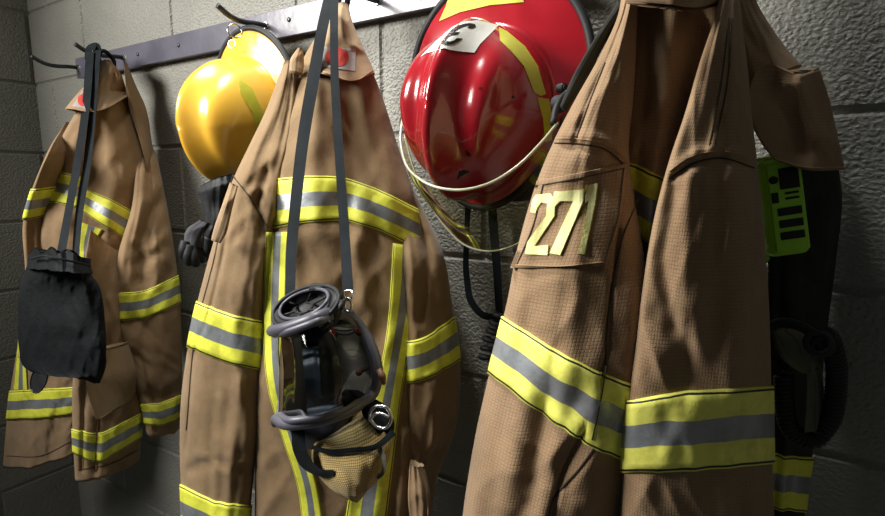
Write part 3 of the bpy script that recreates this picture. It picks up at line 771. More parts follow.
# ------------------------------------------------------------------ coat four, in the dark at the right
c4 = thing('firefighter_coat', P(800, 300, .05), 'dark turnout coat mostly lost in shadow right of the coat numbered 271', 'coat', 'turnout coats on the rail')
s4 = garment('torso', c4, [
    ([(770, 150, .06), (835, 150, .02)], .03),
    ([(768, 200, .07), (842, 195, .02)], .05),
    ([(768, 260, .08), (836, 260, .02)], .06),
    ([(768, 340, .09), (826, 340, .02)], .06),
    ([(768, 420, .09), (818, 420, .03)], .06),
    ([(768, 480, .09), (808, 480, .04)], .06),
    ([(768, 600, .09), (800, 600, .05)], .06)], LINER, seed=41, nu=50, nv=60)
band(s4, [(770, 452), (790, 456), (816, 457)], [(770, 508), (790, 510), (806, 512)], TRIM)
# ------------------------------------------------------------------ helmets
def helmet(root, O, c, f, a_f, a_r, b, h, brim_r, brim_s, brim_f, shell, comb=.012, droop=.22):
    c = np.array(c, float); c /= np.linalg.norm(c); f = np.array(f, float); f -= c*(f@c); f /= np.linalg.norm(f); s = np.cross(c, f)
    nt, ne = 120, 48
    th = np.linspace(0, 2*math.pi, nt, endpoint=False); el = np.linspace(0, 1, ne)
    V = np.zeros((ne, nt, 3))
    for i, e in enumerate(el):
        k = math.cos(e*math.pi/2)**.82; hh = math.sin(e*math.pi/2)**1.0
        al = np.where(np.cos(th) > 0, a_f, a_r)
        x = al*np.cos(th)*k; y = b*np.sin(th)*k*(1-.16*np.clip(np.cos(th), 0, 1))
        g = min(1, e*3.2)
        rid = comb*np.exp(-(y/.013)**2)-comb*.35*np.exp(-((abs(y)-.030)/.012)**2)+comb*.35*np.exp(-((abs(y)-.055)/.016)**2)
        rad = comb*.9*np.exp(-(y/.014)**2)*g*np.sign(x)*(1-hh)
        V[i] = O + f*(x+rad)[:, None] + s*y[:, None] + c*((h*hh)+rid*g*hh**.7)[:, None]
    Vf = list(V.reshape(-1, 3)); fc = gridfaces(ne, nt, True); fc.append(tuple((ne-1)*nt+j for j in range(nt)))
    # brim, continuing outward from the dome base
    wd = np.where(np.cos(th) > 0, brim_s+(brim_f-brim_s)*np.cos(th)**2, brim_s+(brim_r-brim_s)*np.abs(np.cos(th))**.7)
    base0 = V[0]; outd = base0-O; outd /= np.linalg.norm(outd, axis=1)[:, None]
    nb = 8; rings = []
    for k in range(1, nb+1):
        t = k/nb; rings.append(base0 + outd*(wd*t)[:, None] - c*(droop*wd*t**1.5 + .004*t)[:, None])
    b0 = len(Vf)
    for r in rings: Vf += list(r)
    fc += [(j, (j+1) % nt, b0+(j+1) % nt, b0+j)[::-1] for j in range(nt)] + [tuple(reversed(q)) for q in gridfaces(nb, nt, True, b0)]
    # underside and inner bowl
    b1 = len(Vf)
    for r in rings[::-1]: Vf += list(r-c*.003)
    fc += [(b0+(nb-1)*nt+j, b0+(nb-1)*nt+(j+1) % nt, b1+(j+1) % nt, b1+j)[::-1] for j in range(nt)]+[tuple(reversed(q)) for q in gridfaces(nb, nt, True, b1)]
    b2 = len(Vf)
    inner = O+(V[::4]-O)*.965-c*.002
    Vf += list(inner.reshape(-1, 3)); ni = len(inner)
    fc += [(b1+(nb-1)*nt+j, b1+(nb-1)*nt+(j+1) % nt, b2+(j+1) % nt, b2+j)[::-1] for j in range(nt)]+[tuple(reversed(q)) for q in gridfaces(ni, nt, True, b2)]
    o = mesh('shell', Vf, fc, shell, root); fix_normals(o)
    tube('brim_edge', rings[-1]-c*.0015, .0055, RUBBER, root, nseg=8, closed=True)
    S = _B(); S.bvh = BVHTree.FromPolygons([tuple(v) for v in Vf], fc); S.V = V; S.rings = rings; S.ax = (c, f, s); S.O = O
    return S
def torus(name, ctr, R, r, axis, mat, parent):
    ax = np.array(axis, float); ax /= np.linalg.norm(ax); u = np.cross(ax, [0, 0, 1.]); 
    if np.linalg.norm(u) < .1: u = np.cross(ax, [1., 0, 0])
    u /= np.linalg.norm(u); w = np.cross(ax, u)
    return tube(name, [np.array(ctr)+R*(u*math.cos(t)+w*math.sin(t)) for t in np.linspace(0, 2*math.pi, 32, endpoint=False)], r, mat, parent, closed=True, nseg=8)

Oy = P(253, 121, .062)
hy = thing('fire_helmet', Oy, 'glossy yellow fire helmet hanging by its rear brim from a rail hook', 'helmet')
Hy = helmet(hy, Oy, (-.04, -1, -.16), (-.05, 0, -1), .116, .104, .088, .130, .050, .016, .012, YELLOWH)
tip = Hy.rings[-1][np.argmin(abs(np.linspace(0, 2*math.pi, 120, endpoint=False)-math.pi))]
torus('hanging_ring', (P(235, 31, .10)), .0115, .0014, (.5, -.25, .1), STEEL, hy)
torus('hanging_ring', (P(232, 44, .095)), .007, .0011, (.3, -1, .1), STEEL, hy)
decal('reflective_trim', [[(238, 78), (252, 88), (263, 112), (268, 134), (257, 134), (252, 112), (240, 92)]], Hy, YELV2, hy, lift=.0012)
decal('reflective_trim', [[(256, 137), (268, 137), (270, 168), (262, 168)]], Hy, YELV2, hy, lift=.0012)
garment('ear_cover', hy, [([(262, 62, .035), (297, 62, .02)], .02), ([(265, 110, .035), (305, 110, .015)], .025), ([(255, 170, .035), (305, 170, .015)], .025), ([(245, 190, .035), (295, 195, .015)], .02)],
        BLACKCLOTH, seed=51, nu=40, nv=40, amp=.003)

Or = P(485, 110, .08)
hr = thing('fire_helmet', Or, 'scratched red fire helmet marked 3 with clear face shield, beside the coat numbered 271', 'helmet')
Hr = helmet(hr, Or, (.04, -1, -.05), (-.17, 0, -1), .114, .100, .092, .128, .072, .012, .014, REDH, comb=.017)
torus('hanging_ring', (P(476, -38, .10)), .012, .0014, (.5, -.25, .1), STEEL, hr)
wp = decal('front_patch', [[(420, 57), (436, 41), (452, 27), (462.6, 21.8), (477.6, 20), (499, 25), (480, 44), (474.4, 52.6), (462.6, 51.6), (451, 50), (443.5, 48), (436, 50.5), (426, 53)]], Hr, WHITEV, hr, lift=.0012)
decal('digit_three', [[(440.5, 42), (441.5, 39), (446, 35), (449.5, 33.5), (448, 32.5), (452, 28.5), (458, 25.5), (464, 23.6), (470, 23), (475, 24), (476, 26.5), (473, 28.3), (469, 28), (467.5, 27), (470, 26), (468, 25.3), (462, 26.8), (457, 29.5), (454, 31.8), (459.5, 32), (457, 34.2), (452, 34.8), (447.5, 37.5), (445.5, 40.5), (450, 41.5), (454.5, 40), (457, 38), (462.3, 38.3), (459, 41), (453, 44), (446, 44.6), (441.5, 44.4)]], Hr, BLACKV, wp, lift=.0020, step=2)
decal('reflective_trim', [[(499, 27), (507, 31), (525, 46), (538, 66), (546, 94), (541, 96), (534, 92), (524, 66), (512, 52), (500, 40)]], Hr, YELV, hr, lift=.0012)
decal('reflective_trim', [[(537, 97), (549, 99), (553, 122), (552, 140), (545, 142), (543, 118)]], Hr, YELV2, hr, lift=.0012)
decal('reflective_trim', [[(439, 21), (446, 6), (450, -8), (520, -8), (524, 2), (490, 5), (460, 12)]], Hr, YELV, hr, lift=.0012)
garment('ear_cover', hr, [([(545, 20, .05), (572, 14, .03)], .02), ([(548, 45, .05), (592, 55, .02)], .03), ([(548, 90, .05), (594, 100, .02)], .03), ([(530, 150, .05), (580, 150, .02)], .03), ([(500, 190, .05), (556, 190, .02)], .03), ([(490, 202, .05), (540, 200, .03)], .02)],
        BLACKCLOTH, seed=52, nu=40, nv=50, amp=.004)  # black ear cover; its lowest rows also stand in for shade under the dome
for q in ([(466, 150), (470, 153), (471, 157), (467, 156)], [(459, 172), (464, 170), (470, 172), (462, 176), (457, 180)], [(512, 96), (514, 95), (515, 98), (512, 99)], [(478, 88), (481, 87), (481, 90)]):
    decal('scuff_mark', [q], Hr, BLACKV, hr, lift=.0005)
# face shield
top = [(403, 112, .17), (401, 145, .20), (408, 168, .222), (428, 184, .235), (455, 190, .237), (485, 185, .232), (515, 168, .22), (540, 144, .195), (560, 120, .165)]
bot = [(404, 135, .16), (415, 172, .17), (428, 200, .175), (445, 226, .178), (465, 245, .178), (485, 251, .175), (508, 248, .165), (540, 225, .15), (566, 165, .14)]
n = 60
Tp = np.array([P(*q) for q in resample(top, n)]); Bp = np.array([P(*q) for q in resample(bot, n)])
rows = [Tp*(1-t)+Bp*t+np.array([0, -.008, 0])*math.sin(t*math.pi) for t in np.linspace(0, 1, 16)]
vz = mesh('face_shield', np.array(rows).reshape(-1, 3), gridfaces(16, n), VISOR, hr)
tube('shield_rim', Tp[1:-1], .0016, RIM, vz, nseg=8); tube('shield_rim', Bp, .0012, RIM, vz, nseg=8)
kn = []
for cx, cy, of, r in ((560, 104, .135, .010), (562, 88, .125, .0055), (404, 111, .165, .0028)):
    bm = bmesh.new(); bmesh.ops.create_cone(bm, segments=20, radius1=r, radius2=r*.85, depth=.012, cap_ends=True,
        matrix=Matrix.Translation(Vector(P(cx, cy, of))) @ Matrix.Rotation(math.pi/2, 4, 'Y') @ Matrix.Rotation(.5, 4, 'X'))
    bmesh.ops.bevel(bm, geom=[e for e in bm.edges if len(e.link_faces) == 2 and e.calc_face_angle(0) > .8], offset=.0015, segments=2, affect='EDGES')
    from_bm('shield_knob', bm, RUBBER, hr, smooth=False)
tube('shield_bracket', [P(568, 92, .13), P(560, 100, .15), P(555, 112, .165), P(553, 124, .172)], .0035, RUBBER, hr, smooth_n=14, nseg=8)

# ------------------------------------------------------------------ webbing
def web(name, pts, w, mat, parent, targets=None, gap=.004, n=60, thick=.0018, origin=None):
    """flat strap: pts (x, y, off or None to lie on targets), w width in image px (number or list)"""
    q = resample([(a[0], a[1]) for a in pts], n)
    d = np.r_[0, np.cumsum(np.hypot(*np.diff(np.array([(a[0], a[1]) for a in pts], float), axis=0).T))]; t = np.linspace(0, d[-1], n)
    known = [(k, a[2]) for k, a in zip(d, pts) if a[2] is not None]
    off = np.interp(t, *zip(*known)) if known else np.full(n, np.nan)
    if targets is not None:
        for i in range(n):
            h, dr = cast(targets, *q[i])
            if h is not None:
                o_ = -(CAM+dr*(h-gap))[1]; lo = any(a[2] is None for a in pts)
                off[i] = o_ if not known else max(off[i], o_)
        g = ~np.isnan(off); off = np.interp(np.arange(n), np.where(g)[0], off[g])
        for _ in range(6): off[1:-1] = np.maximum(off[1:-1], (off[:-2]+off[2:])/2)
        off = np.convolve(np.pad(off, 3, mode='edge'), np.ones(7)/7, 'valid')
    ww = np.interp(t, np.linspace(0, d[-1], len(w)), w) if not np.isscalar(w) else np.full(n, w)
    tg = np.gradient(q, axis=0); tg /= np.linalg.norm(tg, axis=1)[:, None]+1e-9; nr = np.stack([-tg[:, 1], tg[:, 0]], -1)
    V = []
    for i in range(n):
        a = q[i]-nr[i]*ww[i]/2; b = q[i]+nr[i]*ww[i]/2
        pa, pb = P(a[0], a[1], off[i]), P(b[0], b[1], off[i]); dn = CAM-(pa+pb)/2; dn /= np.linalg.norm(dn)
        V += [pa, pa*.5+pb*.5+dn*.0004, pb, pb-dn*thick, pa-dn*thick]
    f = gridfaces(n, 5, True)+[(0, 1, 2, 3, 4), tuple((n-1)*5+k for k in range(5))[::-1]]
    return mesh(name, V, f, mat, parent, smooth=False, origin=origin)

# ------------------------------------------------------------------ drawstring bag on coat one
ALL1 = [s1T, s1F, c1c, s1L]
bag = thing('drawstring_bag', P(92, 52, .10), 'black cloth drawstring bag hanging by long straps over the far left coat', 'bag')
sb = garment('pouch', bag, [
    ([(40, 250, .325), (62, 253, .325), (84, 258, .30)], .03),
    ([(30, 254, .325), (60, 258, .33), (90, 262, .30)], .06),
    ([(28, 262, .325), (58, 266, .33), (90, 270, .30)], .055),
    ([(20, 285, .33), (100, 288, .30)], .075),
    ([(18, 320, .335), (105, 322, .30)], .085),
    ([(19, 348, .335), (106, 350, .305)], .08),
    ([(24, 366, .335), (60, 372, .33), (104, 372, .305)], .06),
    ([(30, 371, .335), (70, 374, .33), (100, 383, .305)], .03)], BLACKCLOTH, seed=61, amp=.005, freq=7, bottom=True, nu=90,
    strokes=[([(x, 250), (x+dx, 264), (x+dx*1.5, 280)], 2.0, sg*.0035) for x, dx, sg in ((34, -3, 1), (39, -2, -1), (45, -2, 1), (51, 0, -1), (57, 0, 1), (63, 1, -1), (69, 2, 1), (75, 3, -1), (81, 4, 1))]
    +[([(25, 340), (60, 350), (100, 345)], 8, .003), ([(85, 290), (78, 330)], 7, .005), ([(97, 350), (92, 380)], 4, -.005)])
garment('ruffle', bag, [
    ([(29, 254, .33), (36, 248, .345), (43, 253, .35), (52, 247, .355), (61, 253, .355), (70, 249, .345), (80, 257, .34), (91, 259, .31)], .02),
    ([(29, 260, .335), (45, 258, .35), (61, 260, .358), (76, 263, .345), (91, 266, .315)], .035),
    ([(27, 268, .335), (45, 268, .352), (61, 269, .36), (78, 271, .35), (93, 273, .315)], .05)], BLACKCLOTH, seed=62, amp=.006, freq=16, nu=80, nv=24,
    strokes=[([(x, 246), (x, 270)], 1.6, sg*.006) for x, sg in ((33, -1), (39, 1), (47, -1), (55, 1), (65, -1), (73, 1), (82, -1))])
tube('drawcord', [P(31, 259, .355), P(45, 256, .37), P(60, 259, .375), P(75, 262, .36), P(90, 266, .33)], .0016, BLACKWEB, sb.obj, smooth_n=40, nseg=6)
web('strap', [(90, 52, .105), (86, 105, .17), (77, 165, .22), (68, 215, .28), (61, 254, .33)], [8, 8, 8, 8, 9], BLACKWEB, bag, ALL1)
web('strap', [(97, 50, .10), (93, 105, .16), (87, 165, .21), (79, 215, .27), (75, 262, .325)], [8, 7, 8, 8, 7], BLACKWEB, bag, ALL1)
web('strap', [(88, 60, .10), (90, 48, .108), (96, 46, .105), (99, 56, .095)], 7, BLACKWEB, bag, n=20)
torus('steel_clip', P(66, 257, .35), .0055, .0012, (.7, -.7, .2), STEEL, bag)
torus('steel_clip', P(73, 263, .345), .004, .0012, (.3, -.7, .6), STEEL, bag)
tg_ = thing('metal_tag', P(40, 374, .29), 'small oval grey metal tag below the black drawstring bag', 'tag')
tube('tag_rim', [P(39+8*math.cos(a)-3*math.sin(a), 379+14*math.sin(a), .275) for a in np.linspace(0, 6.283, 20, endpoint=False)], .0016, DARKSTEEL, tg_, closed=True, nseg=8)
bm = bmesh.new(); vs = [bm.verts.new(P(39+7.6*math.cos(a)-3*math.sin(a), 379+13.5*math.sin(a), .275)) for a in np.linspace(0, 6.283, 20, endpoint=False)]; fcs = bm.faces.new(vs)
r = bmesh.ops.extrude_face_region(bm, geom=[fcs]); bmesh.ops.translate(bm, verts=[e for e in r['geom'] if isinstance(e, bmesh.types.BMVert)], vec=(0, .003, 0))
from_bm('tag_plate', bm, DARKSTEEL, tg_)

# ------------------------------------------------------------------ gloves under the yellow helmet
gl = thing('work_glove', P(220, 178, .16), 'black and grey work glove hanging cuff up beneath the yellow helmet', 'glove')
garment('cuff', gl, [
    ([(200, 186, .17), (216, 178, .17), (236, 173, .15)], .02),
    ([(198, 192, .17), (216, 190, .17), (236, 184, .15)], .035),
    ([(202, 205, .17), (232, 202, .15)], .04),
    ([(205, 220, .17), (228, 222, .15)], .04),
    ([(200, 234, .17), (222, 240, .15)], .035)], BLACKLEATHER, seed=71, nu=50, nv=50, amp=.004, strokes=[([(198, 193), (215, 186), (236, 182)], 2.5, .003), ([(214, 195), (212, 225)], 4, -.005)])
garment('palm', gl, [
    ([(200, 220, .175), (216, 224, .155)], .03),
    ([(188, 228, .18), (213, 234, .155)], .035),
    ([(184, 238, .18), (208, 248, .155)], .035),
    ([(184, 248, .18), (204, 254, .16)], .03)], GREYKNIT, seed=72, nu=40, nv=36, amp=.003, bottom=False)
for fx, fy, ex, ey, of in ((186, 244, 184, 258, .185), (190, 248, 189, 265, .182), (195, 250, 196, 266, .175), (200, 248, 202, 262, .165)):
    tube('finger', [P(fx, fy-3, of), P((fx+ex)/2-1, (fy+ey)/2, of+.004), P(ex, ey-2, of), P(ex, ey, of-.002)], [.0085, .009, .0075, .003], BLACKLEATHER, gl, smooth_n=14, nseg=12)
tube('thumb', [P(210, 236, .165), P(209, 248, .16), P(205, 258, .155), P(204, 261, .155)], [.009, .009, .007, .003], BLACKLEATHER, gl, smooth_n=14, nseg=12)

# ------------------------------------------------------------------ breathing mask hanging over coat two
ALL2 = [s2T, s2c, s2L]
mk = thing('face_mask', P(320, 300, .32), 'clear full-face breathing mask hanging upside down by a black neck strap', 'mask')
web('neck_strap', [(332, -12, .135), (324, 20, .18), (314, 75, .2), (303, 140, .23), (296, 200, .26), (291, 255, .28), (290, 296, .32)], [11, 11, 12.5, 12, 11.5, 11, 10], BLACKWEB, mk, ALL2)
web('neck_strap', [(334, -14, .135), (334, 20, .19), (334.5, 70, .2), (337, 120, .22), (341, 180, .245), (345, 240, .265), (348, 291, .30)], [9, 8, 8.5, 9, 9.5, 10, 11], BLACKWEB, mk, ALL2, gap=.007)
back = garment('face_seal', mk, [
    ([(281, 330, .30), (350, 318, .285)], .02), ([(281, 350, .30), (368, 340, .285)], .03), ([(281, 380, .30), (374, 370, .285)], .03),
    ([(284, 405, .30), (368, 395, .285)], .03), ([(292, 422, .30), (350, 410, .285)], .02)], INNERM, seed=81, nu=50, nv=40, amp=.001, wr=.0005, bottom=False)
garment('nose_cup', mk, [
    ([(304, 333, .335), (330, 328, .32)], .02), ([(298, 350, .345), (336, 342, .325)], .045), ([(296, 372, .348), (340, 366, .325)], .055),
    ([(302, 392, .345), (342, 384, .325)], .045), ([(314, 403, .335), (336, 396, .325)], .02)], INNERM, seed=82, nu=50, nv=40, amp=.001, wr=.0004, bottom=False,
    strokes=[([(318, 345), (322, 392)], 4, .008), ([(305, 360), (334, 352)], 3, -.004)])
lr = [[(288, 334, .30), (277, 334, .34), (290, 329, .368), (318, 320, .36), (346, 317, .31)],
      [(289, 355, .30), (278, 355, .342), (292, 352, .376), (325, 344, .37), (362, 335, .31)],
      [(289, 380, .30), (279, 380, .343), (293, 380, .378), (330, 374, .372), (373, 362, .31)],
      [(289, 416, .30), (279, 416, .34), (294, 420, .368), (332, 413, .36), (370, 392, .31)]]
G = np.array([[P(*q) for q in resample(r, 40)] for r in lr]); G = hermite([0, .3, .6, 1], G, np.linspace(0, 1, 30))
mesh('lens', G.reshape(-1, 3), gridfaces(30, 40), LENS, mk)
fr = [(272, 331, .352), (290, 327, .376), (318, 317, .368), (338, 311, .335), (350, 315, .31), (362, 330, .30), (372, 350, .298), (377, 372, .298), (373, 392, .30), (355, 407, .33), (325, 419, .362), (295, 424, .375), (277, 419, .352), (278, 416, .30), (284, 380, .285), (280, 335, .30)]
tube('lens_frame', [P(*q) for q in fr], [.0058, .006, .0058, .0055, .0058, .006, .0066, .0066, .0064, .006, .006, .006, .0058, .003, .003, .003], FRAMEGREY, mk, closed=True, smooth_n=150, nseg=14)
# thick inner lip of the frame, set just inside it
fc_ = np.array(fr[:13]); cen = np.array([325, 372, 0]); fi = [tuple(np.array([q[0]+(cen[0]-q[0])*.055, q[1]+(cen[1]-q[1])*.075, q[2]+.003])) for q in fr[:13]]
tube('inner_gasket', [P(*q) for q in fi], .0040, FRAMEGREY, mk, smooth_n=110, nseg=10)
fj = [tuple(np.array([q[0]+(cen[0]-q[0])*.13, q[1]+(cen[1]-q[1])*.14, q[2]+.002])) for q in fr[4:12]]
tube('inner_gasket', [P(*q) for q in fj], .0016, INNERM, mk, smooth_n=90, nseg=8)
# round air port on top: seat, rings, ribs
cxp, cyp = 306, 308
def ell(rx, ry, of, dx=0, dy=0, n_=36, tl=-.40):
    return [P(cxp+dx+rx*math.cos(a)*math.cos(tl)-ry*math.sin(a)*math.sin(tl), cyp+dy+rx*math.cos(a)*math.sin(tl)+ry*math.sin(a)*math.cos(tl), of+.018*math.sin(a)) for a in np.linspace(0, 2*math.pi, n_, endpoint=False)]
R1 = [ell(36, 20, .335, 2, 12), ell(37, 21, .336, 2, 6), ell(36, 19.5, .340, 0, 0), ell(33, 16.5, .341, -1, -4), ell(28, 13.5, .34, -2, -4), ell(25, 11.5, .335, -2, -2), ell(22, 10, .325, -1, 3), ell(2, 1, .325, -1, 4)]
V = np.array(R1).reshape(-1, 3); port = mesh('air_port', V, gridfaces(len(R1), 36, True)+[tuple(range(36))[::-1], tuple((len(R1)-1)*36+k for k in range(36))], RUBBER, mk)
tube('port_ring', ell(35, 18.5, .3435, 0, -1), .0022, RUBBER, port, closed=True, nseg=8)
tube('port_ring', ell(26, 12, .344, -2, -4), .0018, FRAMEGREY, port, closed=True, nseg=8)
o1, o2 = ell(24, 11, .340, -2, -2), ell(9, 4.5, .335, -2, 0)
for k in range(0, 36, 6): tube('port_rib', [o1[k], o2[k]], .0012, RUBBER, port, nseg=6)
tube('port_ring', o2, .0014, RUBBER, port, closed=True, nseg=6)
for a0 in (.3, 1.2, 5.2, 6.0):
    i = int(a0/6.283*36); tube('port_lug', [ell(37, 21, .345, 1, 4)[i], ell(37, 21, .345, 1, 4)[(i+2) % 36]], .0028, RUBBER, port, nseg=8)
tube('strap_clip', [P(344, 292, .325), P(353, 292, .325), P(351, 299, .327), P(347, 300, .327)], .0011, STEEL, mk, closed=True, smooth_n=30, nseg=8)
tube('strap_clip', [P(348, 298, .328), P(351, 302, .328), P(349, 312, .328), P(346, 310, .328), P(345, 303, .328)], .0013, STEEL, mk, closed=True, smooth_n=30, nseg=8)
# rubber chin, head net and straps below
garment('rubber_skirt', mk, [([(286, 416, .33), (350, 408, .32)], .03), ([(290, 430, .325), (352, 420, .31)], .04), ([(296, 442, .32), (340, 436, .305)], .035), ([(304, 446, .315), (326, 445, .305)], .02)],
        mottled('blue_black_rubber', (.03, .033, .045), (.05, .055, .07), rough=.5, spec=.5, bump=.1), seed=83, nu=50, nv=30, amp=.001, wr=.0006)
net = garment('head_net', mk, [
    ([(322, 438, .325), (345, 424, .325), (372, 408, .31)], .02),
    ([(314, 445, .33), (350, 440, .33), (386, 424, .31)], .035),
    ([(312, 456, .33), (350, 455, .335), (391, 440, .31)], .045),
    ([(316, 468, .33), (350, 470, .335), (388, 458, .31)], .045),
    ([(326, 480, .33), (352, 485, .33), (378, 474, .315)], .04),
    ([(342, 492, .325), (354, 495, .325), (366, 488, .315)], .025),
    ([(350, 497, .32), (355, 499, .32), (360, 496, .315)], .012)], KEVLAR, seed=84, nu=70, nv=70, amp=.003, bottom=False,
    wr=.001, strokes=[([(318, 462), (340, 470), (362, 490)], 5, -.003), ([(335, 436), (378, 416)], 5, .003)])
web('net_strap', [(312, 447, .35), (330, 452, .35), (352, 450, .35), (375, 447, .34), (394, 432, .32)], [4, 6, 5, 6, 7], BLACKWEB, mk, [net], gap=.003)
web('net_strap', [(298, 430, .35), (300, 450, .35), (308, 465, .35), (322, 473, .352), (334, 473, .35)], [13, 14, 13, 8, 6], BLACKCLOTH, mk, [net], gap=.003)
web('net_strap', [(378, 445, .335), (384, 460, .335), (382, 474, .333), (377, 478, .33)], [5, 5, 4, 4], OLIVE, mk, [net], gap=.003)
garment('strap_anchor', mk, [([(364, 402, .315), (386, 406, .30)], .02), ([(362, 412, .32), (393, 418, .305)], .022), ([(372, 424, .32), (394, 428, .305)], .02), ([(378, 432, .315), (390, 434, .305)], .012)], BLACKCLOTH, seed=85, nu=30, nv=24, amp=.002)
tube('buckle', [P(370, 418, .345), P(377, 406, .345), P(387, 408, .343), P(391, 420, .342), P(385, 428, .343), P(376, 426, .345)], .0017, STEEL, mk, closed=True, smooth_n=50, nseg=8)
tube('buckle', [P(369, 420, .348), P(379, 413, .348), P(389, 417, .346)], .0015, STEEL, mk, smooth_n=16, nseg=8)
tube('side_clip', [P(379, 370, .31), P(382, 376, .312), P(384, 384, .31)], [.003, .004, .002], mottled('brown_plastic', (.13, .06, .03), (.18, .09, .05), rough=.5), mk, smooth_n=10, nseg=8)

# ------------------------------------------------------------------ strap and coiled cord behind the red helmet
lp = thing('mic_strap', P(470, 200, .03), 'thin black looped strap with a coiled end, on the wall below the red helmet', 'strap')
web('strap_loop', [(470, 170, .03), (467, 230, .03), (467, 280, .03), (472, 303, .035), (483, 315, .04), (499, 318, .045)], [6, 6, 5, 6, 7, 7], BLACKWEB, lp, thick=.003)
web('strap_loop', [(489, 170, .035), (493, 220, .035), (497, 270, .035), (500, 330, .04)], [7, 9, 8, 7], BLACKWEB, lp, thick=.003)
def coil(name, pts, R, r, turns, mat, parent, n_=None):
    n_ = n_ or turns*14
    pts = np.array(pts, float); d = np.r_[0, np.cumsum(np.linalg.norm(np.diff(pts, axis=0), axis=1))]
    c = hermite(d, pts, np.linspace(0, d[-1], n_)); T = np.gradient(c, axis=0); T /= np.linalg.norm(T, axis=1)[:, None]
    u = np.cross(T[0], [0, 1., 0.]); u /= np.linalg.norm(u); out = []
    for i in range(n_):
        u = u-T[i]*(u@T[i]); u /= np.linalg.norm(u); w_ = np.cross(T[i], u); a = 2*math.pi*turns*i/n_
        out.append(c[i]+R*(u*math.cos(a)+w_*math.sin(a)))
    return tube(name, out, r, mat, parent, nseg=8)
coil('coiled_cord', [P(502, 312, .05), P(497, 325, .05), P(489, 345, .05), P(486, 362, .05)], .0095, .0036, 6, RUBBER, lp)

# ------------------------------------------------------------------ green safety light at the right
ctr = P(780, 207, .095)
gr = thing('safety_light', ctr, 'bright green plastic clip-on safety light with black slots, right of the coat numbered 271', 'light')
yaw_ = .35; R = Matrix.Rotation(.42, 3, 'Z') @ Matrix.Rotation(-.17, 3, 'Y') @ Matrix.Rotation(-.06, 3, 'X')
def gbox(name, c, s, m, parent, bev):
    bm = bmesh.new(); box_bm(bm, Vector(ctr)+R@Vector(c), s, R=R, bevel=bev); return from_bm(name, bm, m, parent)
body = gbox('housing', (0, 0, 0), (.036, .026, .094), GREENP, gr, .008)
fp = gbox('front_plate', (.001, -.0135, 0), (.030, .004, .084), GREENP, gr, .0018)
gbox('display_window', (.004, -.0160, .027), (.017, .0016, .020), BLACKV, fp, .0005)
for k, z in enumerate((-.004, -.0155, -.027)): gbox('slot', (.0015, -.0160, z), (.021, .0016, .0075), BLACKV, fp, .0007)
gbox('slot', (-.010, -.0160, .010), (.006, .0016, .010), BLACKV, fp, .0006)
for z in (.013, .008): gbox('slot', (.005, -.0160, z), (.012, .0014, .0022), BLACKV, fp, .0005)
bm = bmesh.new(); bmesh.ops.create_cone(bm, segments=20, radius1=.0042, radius2=.0036, depth=.003, cap_ends=True, matrix=Matrix.Translation(Vector(ctr)+R@Vector((-.0095, -.016, .027))) @ R.to_4x4() @ Matrix.Rotation(math.pi/2, 4, 'X'))
from_bm('button', bm, BLACKV, fp)
tube('top_ring', [np.array(Vector(ctr)+R@Vector((-.007+.011*math.cos(a), .002+.008*math.sin(a), .0485))) for a in np.linspace(0, 6.283, 24, endpoint=False)], .0018, GREENP, gr, closed=True, nseg=8)
tube('belt_clip', [np.array(Vector(ctr)+R@Vector(q)) for q in ((-.016, .010, -.020), (-.028, .012, -.024), (-.030, .012, -.040), (-.012, .010, -.050), (.010, .008, -.050))], .0030, GREENP, gr, smooth_n=30, nseg=8)

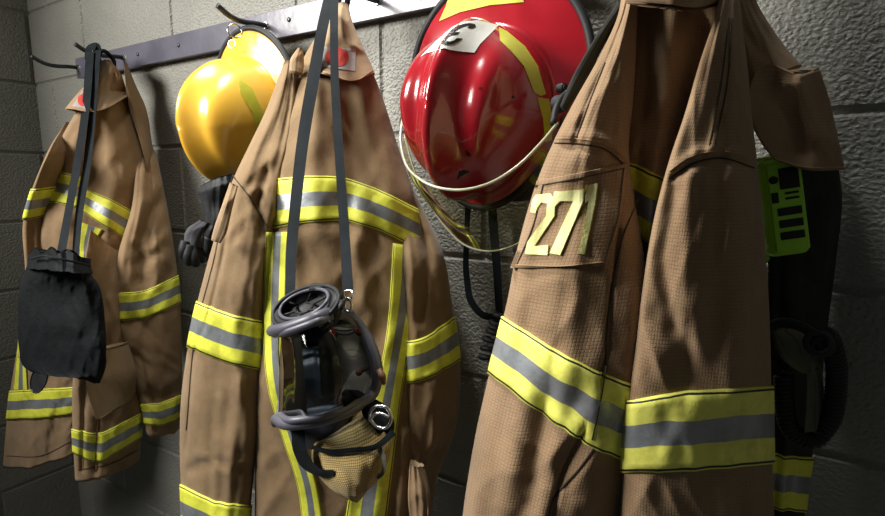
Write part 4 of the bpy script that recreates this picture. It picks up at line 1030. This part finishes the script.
# ------------------------------------------------------------------ dark gear in the right-hand shadow
pc = thing('utility_glove', P(790, 330, .12), 'olive cloth work glove folded in the shadow among the coiled radio cord', 'glove')
garment('glove_body', pc, [
    ([(770, 330, .14), (790, 328, .12)], .015), ([(774, 342, .145), (803, 334, .12)], .03), ([(781, 356, .145), (812, 350, .12)], .035),
    ([(790, 364, .145), (818, 362, .12)], .025), ([(800, 370, .14), (814, 371, .125)], .012)], OLIVE, seed=91, nu=40, nv=36, amp=.004)
garment('glove_cuff', pc, [([(806, 366, .13), (822, 366, .11)], .02), ([(806, 395, .13), (824, 395, .11)], .025), ([(804, 430, .13), (824, 430, .11)], .02)], OLIVE, seed=92, nu=30, nv=30, amp=.003)
rc = thing('radio_cord', P(800, 320, .12), 'coiled black radio cord looping in the shadow at the right', 'cord')
coil('coiled_cord', [P(812, 345, .15), P(826, 336, .14), P(834, 352, .13), P(836, 390, .12), P(828, 424, .12), P(810, 440, .12), P(793, 432, .125), P(785, 408, .13), P(784, 375, .13)], .0065, .0024, 52, RUBBER, rc)
torus('cord_loop', P(818, 343, .165), .009, .0026, (.1, -1, .4), RUBBER, rc)
torus('cord_loop', P(822, 346, .155), .008, .0026, (.3, -1, .1), RUBBER, rc)
tube('cord_lead', [P(764, 332, .15), P(780, 323, .15), P(800, 326, .155), P(814, 334, .16)], .0045, RUBBER, rc, smooth_n=24, nseg=10)
# ------------------------------------------------------------------ camera, lights, look
cd = bpy.data.cameras.new('camera'); co = bpy.data.objects.new('camera', cd); COL.objects.link(co)
cd.sensor_width = 36; cd.lens = F*36/885; cd.clip_start = .01
M = Matrix(((RT[0], UP[0], -FW[0], CAM[0]), (RT[1], UP[1], -FW[1], CAM[1]), (RT[2], UP[2], -FW[2], CAM[2]), (0, 0, 0, 1)))
co.matrix_world = M; scene.camera = co
def area(name, loc, target, size, power, col, sy=None, spread=180):
    l = bpy.data.lights.new(name, 'AREA'); l.energy = power; l.color = col; l.size = size; l.spread = math.radians(spread)
    if sy: l.shape = 'RECTANGLE'; l.size_y = sy
    o = bpy.data.objects.new(name, l); COL.objects.link(o); o.location = Vector(loc)
    o.rotation_euler = (Vector(target)-Vector(loc)).to_track_quat('-Z', 'Y').to_euler(); return o
area('key_light', (-1.45, -1.25, 2.2), (-.42, -.18, 1.62), .7, 23, (1, .97, .90), sy=.45, spread=120)
area('ceiling_light', (-.70, -.42, 2.85), (-.50, -.16, 1.6), .5, 4.5, (.98, .98, .93), sy=.25, spread=62)
w = bpy.data.worlds.new('world'); scene.world = w; w.use_nodes = True
w.node_tree.nodes['Background'].inputs[0].default_value = (.62, .72, .75, 1); w.node_tree.nodes['Background'].inputs[1].default_value = .12
vs = scene.view_settings; vs.view_transform = 'Standard'; vs.look = 'None'; vs.gamma = 1; vs.exposure = 0; vs.use_curve_mapping = False
